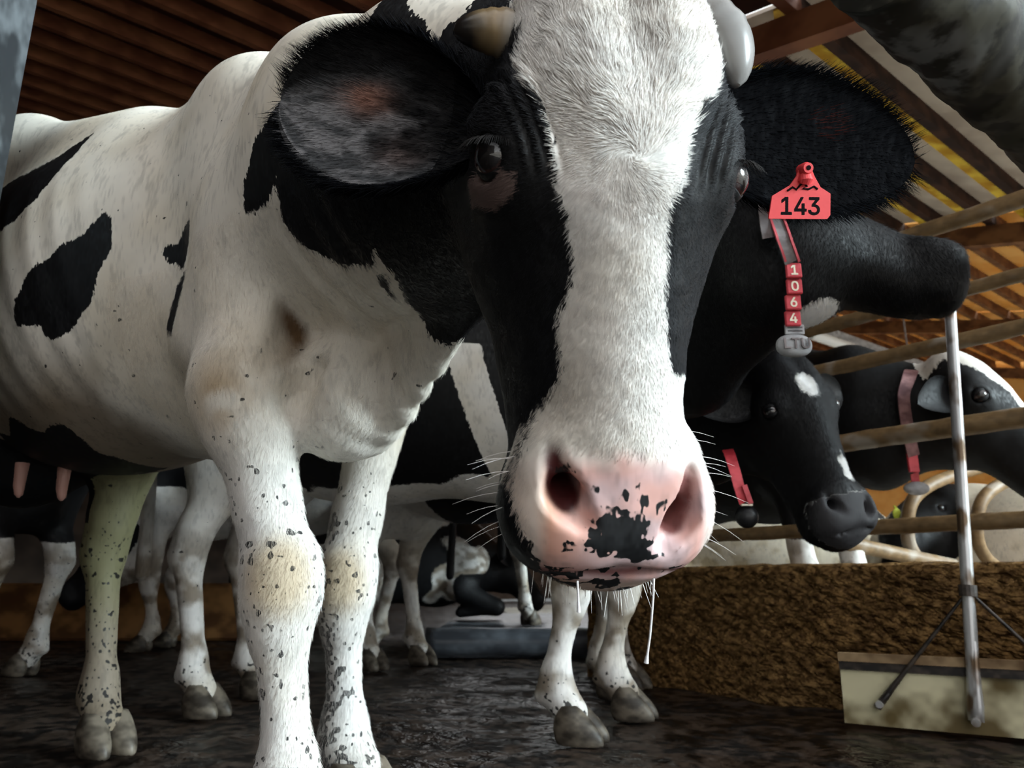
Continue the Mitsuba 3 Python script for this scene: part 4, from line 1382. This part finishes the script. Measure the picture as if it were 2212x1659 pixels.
# collar of the star-faced cow
D = 2.2
col5 = thing('collar', 'dark red neck strap with a round black bell below the star-faced cow\'s jaw', 'collar')
part(col5, 'strap', ribbon([at(1572, 972, D + .10), at(1582, 1000, D + .02), at(1592, 1035, D - .01), at(1608, 1085, D - .01)], 24 * D / FOCAL, .004, (1, .1, .2)), 'tile_red')
part(col5, 'strap_end', ribbon([at(1608, 1048, D - .02), at(1622, 1088, D - .02)], 11 * D / FOCAL, .003, (1, .1, .2)), 'strap_red')
o = at(1613, 1116, D)
m = trimesh.creation.icosphere(subdivisions=3)
m.vertices = m.vertices * np.array([25, 20, 25]) * D / FOCAL + o
part(col5, 'bell', m, 'black_plastic', True, 'round black bell')
part(col5, 'bell_band', box((24 * D / FOCAL, .012, 4 * D / FOCAL), at(1613, 1091, D - .015), .001), 'ivory')

# collar of the cow behind the rails
D = COLLAR6
col6 = thing('collar', 'faded red neck strap with a grey oval weight on the cow behind the rails', 'collar')
scene['strap_dull'] = principled(tone((.13, .06, .065), (.30, .16, .16), 30), .7, .2)
part(col6, 'strap', ribbon([at(1972, 800, D + .10), at(1958, 830, D), at(1952, 860, D - .01), at(1958, 910, D - .01), at(1968, 960, D - .01), at(1974, 985, D - .01)], 27 * D / FOCAL, .004, (1, .1, 0)), 'strap_dull')
part(col6, 'tile_block', box((22 * D / FOCAL, .012, 40 * D / FOCAL), at(1972, 1000, D - .012), .002), 'tile_red')
m = trimesh.creation.icosphere(subdivisions=3)
m.vertices = m.vertices * np.array([28 * D / FOCAL, .02, 15 * D / FOCAL]) + at(1980, 1055, D)
part(col6, 'weight', m, 'weight_grey', True)
part(col6, 'strap_back', ribbon([at(1975, 1022, D), at(1978, 1044, D + .01)], 18 * D / FOCAL, .004, (1, .1, 0)), 'strap_red')

# floor scraper leaning on the rails
scr = thing('floor_scraper', 'scraper with steel handle and dirty cream blade leaning on the railing', 'scraper')
bl, br = np.array([1.005, 2.47, 0]), np.array([1.60, 2.10, 0])
bd = (br - bl) / np.linalg.norm(br - bl)
bn = np.cross(bd, UP)
bn = bn if bn[1] < 0 else -bn
mid = bl + bd * .345
def blade_skin(u, w_):
    z = .012 + w_ * .165
    return bl + np.outer(u, bd) + np.outer(z, UP) + np.outer(.004 * np.sin(u * 9) + .012 * (1 - w_) ** 2, bn)
g = grid_mesh(np.linspace(0, .70, 40), np.linspace(0, 1, 8), blade_skin)
h_ = g.copy()
h_.vertices = h_.vertices - bn * .012
h_.invert()
n0 = len(g.vertices)
ring = np.r_[np.arange(8), np.arange(1, 40) * 8 + 7, 39 * 8 + np.arange(6, -1, -1), np.arange(38, 0, -1) * 8]
r2 = np.roll(ring, -1)
sidef = np.vstack([np.stack([ring, ring + n0, r2 + n0], 1), np.stack([ring, r2 + n0, r2], 1)])
m = trimesh.Trimesh(np.vstack([g.vertices, h_.vertices]), np.vstack([g.faces, h_.faces + n0, sidef]), process=False)
part(scr, 'blade', m, 'blade', False, 'dirty cream plastic blade')
def bar(a, b_, w_, t_):
    return tube([a, b_], w_, 4) if False else ribbon([a, (np.asarray(a) + b_) / 2, b_], w_, t_, bn if abs(np.dot(bn, np.asarray(b_) - a)) < .9 * np.linalg.norm(np.asarray(b_) - a) else bd)
part(scr, 'wooden_lath', ribbon([bl + UP * .200 + bd * .0 + bn * .004, bl + UP * .200 + bd * .35 + bn * .004, bl + UP * .200 + bd * .70 + bn * .004], .024, .030, UP), 'wood')
part(scr, 'clamp_strip', ribbon([bl + UP * .176 + bn * .002, bl + UP * .176 + bd * .35 + bn * .002, bl + UP * .176 + bd * .7 + bn * .002], .026, .020, UP), 'dark_iron')
top, foot = np.array([1.405, 2.285, 1.36]), mid + bn * .035 + UP * .05
J = foot + (top - foot) * .265
hd_ = part(scr, 'handle', tube([foot + (top - foot) * .06, J, top], [.017, .0175, .0165], 18), 'bare_steel', True, 'bare steel handle')
part(scr, 'socket', tube([foot, foot + (top - foot) * .03, foot + (top - foot) * .07, foot + (top - foot) * .16], [.024, .026, .022, .018], 16, flat=.7), 'bare_steel', True)
for e in (-.24, .30):
    q = mid + bd * e + bn * .022 + UP * .075
    br_ = part(scr, 'bracket', tube([q - (J - q) * .03, q + (J - q) * .25, J], [.020, .012, .007], 10, flat=.6), 'dark_iron', True)
    part(br_, 'foot_plate', tube([q - (J - q) * .03, q + (J - q) * .10], [.024, .020], 10, flat=.5), 'dark_iron', True)
    part(br_, 'bolt', tube([q + bn * .014, q + bn * .026], [.012, .010], 10), 'bare_steel')
part(scr, 'bolt', tube([foot + bn * .018, foot + bn * .032], [.013, .011], 12), 'bare_steel')
part(scr, 'clamp', tube([J - (top - foot) * .012, J + (top - foot) * .012], [.024, .024], 14), 'dark_iron')

# thick pipe close by at the upper right, and the post at the left edge
pipe = thing('crusted_pipe', 'thick dark pipe crusted with dry dung, close by in the upper right corner', 'pipe')
p0 = at(2035, 25, 1.0)
part(pipe, 'tube', rough_tube([p0 - B * .16, p0 + B * 1.52], .072, .012, 16, 40, .012, 9), 'crust', True)
part(pipe, 'upright', tube([p0 + B * 1.45 + UP * .05, (p0 + B * 1.45) * [1, 1, 0]], .05, 16), 'galvanised', True)
post = thing('steel_post', 'grey galvanised steel post at the left edge with hay stuck to it', 'post')
m = box((.26, .20, 3.1), (-1.03 - .13, 1.30, 1.55), .012)
part(post, 'shaft', m, 'galvanised')
rng = np.random.default_rng(4)
hs = []
for _ in range(420):
    z = rng.choice([1.24, 1.13, 1.33]) + rng.normal() * .035
    q = np.array([-1.015 + rng.normal() * .022, 1.20 - .004, z])
    d = rng.normal(size=3) * [1, .35, .8]
    d /= np.linalg.norm(d)
    hs.append(tube([q - d * .010, q + d * .012 + [0, -.006, 0]], [.0007, .0005], 3))
part(post, 'hay', cat(hs), 'hay', kind='stuff', label='tuft of dry hay')

# pale tube under the orange roof
tb = thing('light_tube', 'long pale light tube under the orange roof, left of the far cow\'s head', 'light')
q0, q1 = at(1752, 722, 7.2), at(2012, 812, 8.4)
part(tb, 'tube', tube([q0, q1], .05, 14), 'white_tube', True)
part(tb, 'housing', ribbon([q0 + UP * .07, (q0 + q1) / 2 + UP * .07, q1 + UP * .07], .10, .06, (0, 0, 1)), 'weight_grey')

for q in (q0 * .8 + q1 * .2, q0 * .2 + q1 * .8):
    top_ = np.array([q[0], q[1], roof_z(float(q[:2] @ A[:2])) + .02])
    part(tb, 'hanger', tube([q + UP * .06, top_], .008, 6), 'weight_grey')

# stall hoops beyond the rails
for i, (px_, py_, D, lab) in enumerate(((2000, 1130, 3.5, 'curved pipe stall hoop beyond the rails, left of the scraper handle'), (2150, 1130, 3.7, 'curved pipe stall hoop beyond the rails, right of the scraper handle'))):
    k = D / FOCAL
    hp_ = thing('stall_hoop', lab, 'stall divider', 'stall hoops')
    pts = [at(px_ + x, py_ + y, D + .002 * x) for x, y in ((230, -150), (110, -118), (20, -88), (-28, -50), (-40, 0), (-34, 50), (0, 92), (60, 112), (140, 122))]
    from scipy.interpolate import CubicSpline
    cs = CubicSpline(np.arange(len(pts)), np.array(pts))(np.linspace(0, len(pts) - 1, 50))
    part(hp_, 'pipe', tube(cs, .030, 12), 'rusty_rail', True)
    e = np.array(pts[-1])
    part(hp_, 'foot', tube([e, e * [1, 1, 0]], .03, 10), 'rusty_rail', True)
ob = thing('stall_bar', 'brown pipe slanting down behind the lowest rail beyond the wall', 'stall divider')
part(ob, 'pipe', tube([at(1765, 1160, 3.2), at(2060, 1222, 3.5)], .032, 12), 'rusty_rail', True)
part(ob, 'foot', tube([at(2060, 1222, 3.5), at(2060, 1222, 3.5) * [1, 1, 0]], .03, 10), 'rusty_rail', True)

# small yellow tag in the ear of the cow lying beyond the rails
yt = thing('ear_tag', 'small yellow ear tag on the black head beyond the rails', 'ear tag')
q = O7 + R7 @ np.array([-.145, .03, .42])
q = q + (np.array([0, 0, EYE]) - q) * .025
m = trimesh.creation.icosphere(subdivisions=2)
m.vertices = m.vertices * np.array([.024, .006, .034]) + q
part(yt, 'plate', m, 'tag_yellow', True)
part(yt, 'stud', tube([q + [0, .0, .03], q + [0, .02, .045]], .006, 8), 'tag_yellow')
# ------------------------------------------------------------------ hair of the first cow
scene['dark_hair'] = principled((.012, .011, .011), .5, .25)
scene['hair'] = principled({'type': 'mesh_attribute', 'name': 'vertex_color'}, .55, .18)
scene['whisker'] = principled((.80, .78, .74), .4, .4)
scene['matte_hair'] = {'type': 'twosided', 'b': {'type': 'diffuse', 'reflectance': {'type': 'mesh_attribute', 'name': 'vertex_color'}}}
RNG = np.random.default_rng(143)


def unit(a):
    return a / (np.linalg.norm(a, axis=1, keepdims=True) + 1e-12)


def scatter(V, F, N, density, keep):
    """Random points on the mesh, about density per square metre where keep (per vertex, 0 to 1) is high. Gives triangle, weights."""
    tri = V[F]
    area = .5 * np.linalg.norm(np.cross(tri[:, 1] - tri[:, 0], tri[:, 2] - tri[:, 0]), axis=1)
    want = area * density * keep[F].mean(1)
    n = np.floor(want + RNG.random(len(F))).astype(int)
    t = np.repeat(np.arange(len(F)), n)
    r = RNG.random((len(t), 2))
    fl = r.sum(1) > 1
    r[fl] = 1 - r[fl]
    return t, np.stack([1 - r.sum(1), r[:, 0], r[:, 1]], 1)


def strands(P, N, D, length, rad, bend, col, tipcol):
    """Short hairs: a three-sided spike with one bend each; shaded mostly like the skin below. P roots, D directions."""
    n = len(P)
    S = np.cross(D, N)
    S /= np.linalg.norm(S, axis=1, keepdims=True) + 1e-9
    Tn = np.cross(S, D)
    Mid = P + D * (length * .5)[:, None]
    D2 = D - N * bend[:, None]
    D2 /= np.linalg.norm(D2, axis=1, keepdims=True)
    Tip = Mid + D2 * (length * .5)[:, None]
    ang = np.array([0, 2.094, 4.189])
    ring = lambda c, r: c[:, None] + r[:, None, None] * (np.cos(ang)[None, :, None] * S[:, None] + np.sin(ang)[None, :, None] * Tn[:, None])
    v = np.concatenate([ring(P - N * .0004, rad), ring(Mid, rad * .8), Tip[:, None]], 1)
    side = np.cos(ang)[None, :, None] * S[:, None] + np.sin(ang)[None, :, None] * Tn[:, None]
    sn = N[:, None] * .75 + side * .45
    nn = np.concatenate([sn, sn, N[:, None]], 1)
    nn /= np.linalg.norm(nn, axis=2, keepdims=True)
    c = np.concatenate([np.repeat(col[:, None], 3, 1), np.repeat((col * .6 + tipcol * .4)[:, None], 3, 1), tipcol[:, None]], 1)
    f = []
    for j in range(3):
        k = (j + 1) % 3
        f += [(j, k, 3 + k), (j, 3 + k, 3 + j), (3 + j, 3 + k, 6)]
    f = np.array(f)[None] + (np.arange(n) * 7)[:, None, None]
    return v.reshape(-1, 3), f.reshape(-1, 3), nn.reshape(-1, 3), np.clip(c.reshape(-1, 3), 0, 1)


def spikes(P, N, D, length, rad, col):
    n = len(P)
    S = unit(np.cross(D, N))
    Tn = np.cross(S, D)
    ang = np.array([0, 2.094, 4.189])
    off = np.cos(ang)[None, :, None] * S[:, None] + np.sin(ang)[None, :, None] * Tn[:, None]
    v = np.concatenate([(P - N * .0006)[:, None] + off * rad, (P + D * length[:, None])[:, None]], 1)
    nn = np.concatenate([N[:, None] * .7 + off * .5, N[:, None]], 1)
    nn /= np.linalg.norm(nn, axis=2, keepdims=True)
    f = np.array([(0, 1, 3), (1, 2, 3), (2, 0, 3)])[None] + (np.arange(n) * 4)[:, None, None]
    return v.reshape(-1, 3), f.reshape(-1, 3), nn.reshape(-1, 3), np.repeat(col, 4, 0)


def hair_part(parent, name, pieces, label, bsdf='hair'):
    at_, v, f, n, c = 0, [], [], [], []
    for a in pieces:
        v.append(a[0]); f.append(a[1] + at_); n.append(a[2]); c.append(a[3])
        at_ += len(a[0])
    path = meshkit.write_ply((np.vstack(v), np.vstack(f)), False, None, np.vstack(c), normals=np.vstack(n))
    k = key_for(f'{parent}__{name}')
    scene[k] = {'type': 'ply', 'filename': path, 'face_normals': False, 'bsdf': {'type': 'ref', 'id': bsdf}}
    labels[k] = {'label': label, 'kind': 'stuff'}


mkey, mV, mF, mN, mcol, muv, mears = main
L = (mV - HEAD_O) @ HEAD_R
L[:, 0] += .045 * (L[:, 2] - .4)
sdv = (muv[:, 0] - .5) / 5
# hairy skin of the head that faces forwards or sideways
to_eye = unit(np.array([.0, -.6, .55]) - mV * 1.0)
head_on = (L[:, 1] < .20) & (L[:, 2] > -.05) & (L[:, 2] < .62) & (np.abs(L[:, 0]) < .19)
nosy = cl(.150, .128, L[:, 2]) * cl(.05, .03, L[:, 1]) * cl(.105, .085, np.abs(L[:, 0] - .004))
frontal = cl(-.35, .0, mN @ np.array([.1, -.95, -.25]))
eyes_ = np.minimum(np.linalg.norm((L - EYE_AT[0]), axis=1), np.linalg.norm((L - EYE_AT[1]), axis=1))
keep = head_on * (1 - nosy) * frontal * cl(.022, .028, eyes_)
keep = keep * np.where(sdv > .01, .55, .92)
t, w = scatter(mV, mF, mN, 620000, keep)
P = np.einsum('ij,ijk->ik', w, mV[mF[t]])
N_ = unit(np.einsum('ij,ijk->ik', w, mN[mF[t]]))
sd_ = np.einsum('ij,ij->i', w, sdv[mF[t]])
C_ = np.einsum('ij,ijk->ik', w, mcol[mF[t]])
Lp = (P - HEAD_O) @ HEAD_R
Lp[:, 0] += .045 * (Lp[:, 2] - .4)
# the coat runs outwards from the whorl on the forehead
dx, dz = Lp[:, 0] + .006, Lp[:, 2] - .3965
rad_ = np.hypot(dx, dz)
flow = np.stack([dx * 1.0, .02 + 0 * dx, dz], 1)
swirl = np.stack([-dz, 0 * dx, dx], 1) * np.exp(-rad_ / .025)[:, None] * .8
flow = unit(flow) + unit(swirl) * np.exp(-rad_ / .03)[:, None]
up_part = cl(.0, .06, dz)
wob = np.stack([meshkit.fbm(P * 60 + 3, 2, s) - .5 for s in (1, 2, 3)], 1)
flow = unit(flow) + wob * (.5 + 1.6 * up_part)[:, None]
flow = flow @ HEAD_R.T
flow = unit(flow - N_ * (flow * N_).sum(1)[:, None])
clump = meshkit.fbm(P * 160, 2, 7)
lift = (.20 + .30 * up_part) * (.5 + clump) + .10 * RNG.random(len(P))
D_ = unit(flow + N_ * lift[:, None])
length = (.0065 + .0075 * up_part + .004 * cl(.02, .0, np.abs(rad_ - .02))) * (.6 + .8 * RNG.random(len(P)))
length *= 1 - .35 * cl(.0, .02, sd_)
black = (sd_ + (RNG.random(len(P)) - .5) * .006) > 0
tone_ = (.82 + .34 * RNG.random(len(P)) * clump + .25 * (clump - .5))[:, None]
hw = np.clip(C_ * tone_ * 1.06, 0, .9)
hb = np.array([.008, .0085, .010]) * (.4 + 1.6 * RNG.random((len(P), 1)))
hc_ = np.where(black[:, None], hb, hw)
curly = (up_part > .15) | (rad_ < .05)
hr_ = .00030 + .00012 * RNG.random(len(P))
tip_ = np.where(black[:, None], hb * 1.6, np.clip(hw * 1.08, 0, .92))
pieces = [strands(P[curly], N_[curly], D_[curly], length[curly], hr_[curly], .25 + .3 * RNG.random(curly.sum()), hc_[curly], tip_[curly]),
          spikes(P[~curly], N_[~curly], D_[~curly], length[~curly], hr_[~curly, None, None] * 1.1, hc_[~curly])]
hair_part(mkey, 'head_hair', pieces, 'short hair running out from a whorl on the forehead')
print('head hairs', len(P))

# short hair on neck edge, breast and legs, seen at their outlines
Bd_ = to_body(mV)
keep = (~head_on) * (Bd_[:, 2] < 1.0) * (Bd_[:, 0] > -.35) * cl(.02, -.05, (mN * unit(mV - [0, 0, EYE])).sum(1) * .5) * 1.0
t, w = scatter(mV, mF, mN, 90000, keep)
P = np.einsum('ij,ijk->ik', w, mV[mF[t]])
N_ = unit(np.einsum('ij,ijk->ik', w, mN[mF[t]]))
sd_ = np.einsum('ij,ij->i', w, sdv[mF[t]])
C_ = np.einsum('ij,ijk->ik', w, mcol[mF[t]])
flow = np.array([.1, -.1, -1.0]) + .5 * np.stack([meshkit.fbm(P * 14, 2, s) - .5 for s in (4, 5, 6)], 1)
flow = unit(flow - N_ * (flow * N_).sum(1)[:, None])
D_ = unit(flow + N_ * (.10 + .22 * RNG.random(len(P)))[:, None])
length = .010 * (.5 + RNG.random(len(P)))
black = (sd_ + (RNG.random(len(P)) - .5) * .008) > 0
hw = np.clip(C_ * (.85 + .3 * RNG.random((len(P), 1))), 0, .88)
hb = np.array([.008, .0085, .010]) * (.4 + 1.6 * RNG.random((len(P), 1)))
hc_ = np.where(black[:, None], hb, hw)
hair_part(mkey, 'body_hair', [spikes(P, N_, D_, length, .0004, hc_)], 'short coat hair on breast and legs')
print('body hairs', len(P))

# ears: long dark fringe on the rims, greyer tufts inside the first ear
pieces = []
for e, (m, sdv_, ic, s, tt, inner) in enumerate(mears):
    eV, eF = np.asarray(m.vertices), np.asarray(m.faces)
    eN = normals(eV, eF)
    rim = cl(.70, .92, np.abs(tt))
    kp = (.25 + 1.0 * rim) if e == 0 else (.12 + 1.0 * rim)
    t, w = scatter(eV, eF, eN, 330000, kp)
    P = np.einsum('ij,ijk->ik', w, eV[eF[t]])
    N_ = unit(np.einsum('ij,ijk->ik', w, eN[eF[t]]))
    sd_ = np.einsum('ij,ij->i', w, sdv_[eF[t]])
    C_ = np.einsum('ij,ijk->ik', w, ic[eF[t]])
    T_ = np.einsum('ij,ij->i', w, tt[eF[t]])
    S_ = np.einsum('ij,ij->i', w, s[eF[t]])
    ax = unit((eV[s > .9].mean(0) - eV[s < .1].mean(0))[None])[0]
    cr = unit((eV[(tt > .9) & (s > .3) & (s < .7)].mean(0) - eV[(tt < -.9) & (s > .3) & (s < .7)].mean(0))[None])[0]
    flow = ax[None] * 1.0 + cr[None] * (T_ * .8)[:, None] + .5 * np.stack([meshkit.fbm(P * 50, 2, q) - .5 for q in (4, 5, 6)], 1)
    flow = unit(flow - .6 * N_ * (flow * N_).sum(1)[:, None])
    rimp = cl(.70, .92, np.abs(T_))
    D_ = unit(flow + N_ * (.25 + .25 * RNG.random(len(P)))[:, None])
    length = (.012 + .008 * rimp) * (.5 + RNG.random(len(P)))
    dark = (sd_ > 0)[:, None]
    hb = np.array([.006, .0066, .008]) * (.3 + (2.4 if e == 0 else .7) * RNG.random((len(P), 1)) ** 2)
    hc_ = np.where(dark, hb, C_ * (.5 + .9 * RNG.random((len(P), 1))))
    pieces.append(strands(P, N_, D_, length, .00030 + .0001 * RNG.random(len(P)), .2 + 0 * length, hc_, hc_ * 1.2))
    hair_part(mkey, 'ear_hair', pieces[-1:], 'soft dark hair fringing the ear', 'matte_hair')
    print('ear hairs', len(P))

# short coat on the two black heads behind
for ck, (V_, F_, Nn, cc, cu), centre, reach, dens in ((cow3, mesh3, np.array([.72, 1.60, 1.08]), .52, 70000), (cow5, mesh5, O5 + R5 @ np.array([0, .05, .3]), .36, 110000)):
    vis = cl(.1, -.1, (Nn * unit(V_ - [0, 0, EYE])).sum(1))
    kp = cl(reach, reach - .08, np.linalg.norm(V_ - centre, axis=1)) * vis * cl(.10, .12, np.linalg.norm(V_ - (O5 + R5 @ np.array([0, .0, .055])), axis=1))
    t, w = scatter(V_, F_, Nn, dens, kp)
    P = np.einsum('ij,ijk->ik', w, V_[F_[t]])
    N_ = unit(np.einsum('ij,ijk->ik', w, Nn[F_[t]]))
    sd_ = (np.einsum('ij,ij->i', w, cu[:, 0][F_[t]]) - .5) / 5
    flow = unit(np.array([.25, .2, -1.0]) + 1.2 * np.stack([meshkit.fbm(P * 12, 2, q) - .5 for q in (14, 15, 16)], 1))
    flow = unit(flow - N_ * (flow * N_).sum(1)[:, None])
    D_ = unit(flow + N_ * (.12 + .25 * RNG.random(len(P)))[:, None])
    dark = ((sd_ + (RNG.random(len(P)) - .5) * .01 > 0) | (cc[F_[t]].mean((1, 2)) < .2))[:, None]
    col_ = np.where(dark, np.array([.010, .0105, .012]) * (.3 + 1.9 * RNG.random((len(P), 1)) ** 2), .55 + .2 * RNG.random((len(P), 1)))
    hair_part(ck, 'coat_hair', [spikes(P, N_, D_, .012 * (.5 + RNG.random(len(P))), .0006, col_)], 'short coat hair')
    print('coat hairs', len(P))

# whiskers on lips and chin
H_ = lambda x, y, z: HEAD_R @ skew([x, y, z]) + HEAD_O
wh = []
tree = __import__('scipy.spatial', fromlist=['cKDTree']).cKDTree(mV)
for s in (-1, 1):
    for k in range(15):
        q = H_(s * (.085 + .02 * RNG.random()), .02 + .06 * RNG.random(), .03 + .12 * RNG.random())
        i = tree.query(q)[1]
        q, n = mV[i], mN[i]
        d = unit((n * .8 + HEAD_R @ np.array([s * .9, -.25, -.25]) + RNG.normal(size=3) * .22)[None])[0]
        ln = .022 + .028 * RNG.random()
        g = np.array([0, 0, -1.0])
        wh.append(tube([q + d * ln * u + g * ln * .18 * u * u for u in (0, .33, .66, 1)], [.00030, .00027, .00020, .00008], 4))
for k in range(44):
    q = H_(.075 * (2 * RNG.random() - 1), .01 + .06 * RNG.random(), -.02)
    i = tree.query(q)[1]
    q, n = mV[i], mN[i]
    d = unit((n * .4 + np.array([.1, -.1, -1.0]) + RNG.normal(size=3) * .2)[None])[0]
    ln = .008 + .020 * RNG.random()
    wh.append(tube([q + d * ln * u for u in (0, .5, 1)], [.00045, .00035, .00010], 4))
part(mkey, 'whiskers', cat(wh), 'whisker', kind='stuff', label='long pale whiskers round the muzzle')

# strings of saliva under the mouth
scene['drool_wet'] = {'type': 'principled', 'base_color': {'type': 'rgb', 'value': [.75, .75, .76]}, 'roughness': .12, 'specular': .6, 'clearcoat': 1.0}
for pts, r in (([(1412, 1250), (1411, 1290), (1408, 1330), (1404, 1375), (1399, 1410), (1396, 1432)], 3.0), ([(1247, 1255), (1249, 1290), (1250, 1322)], 2.4)):
    D = .705
    q = np.array([at(x, y, D) for x, y in pts])
    rr = np.full(len(q), r * D / FOCAL)
    rr[1:-1] *= .8
    rr[-1] *= 1.9
    part(mkey, 'drool', tube(q, rr, 8), 'drool_wet', True, label='string of saliva')
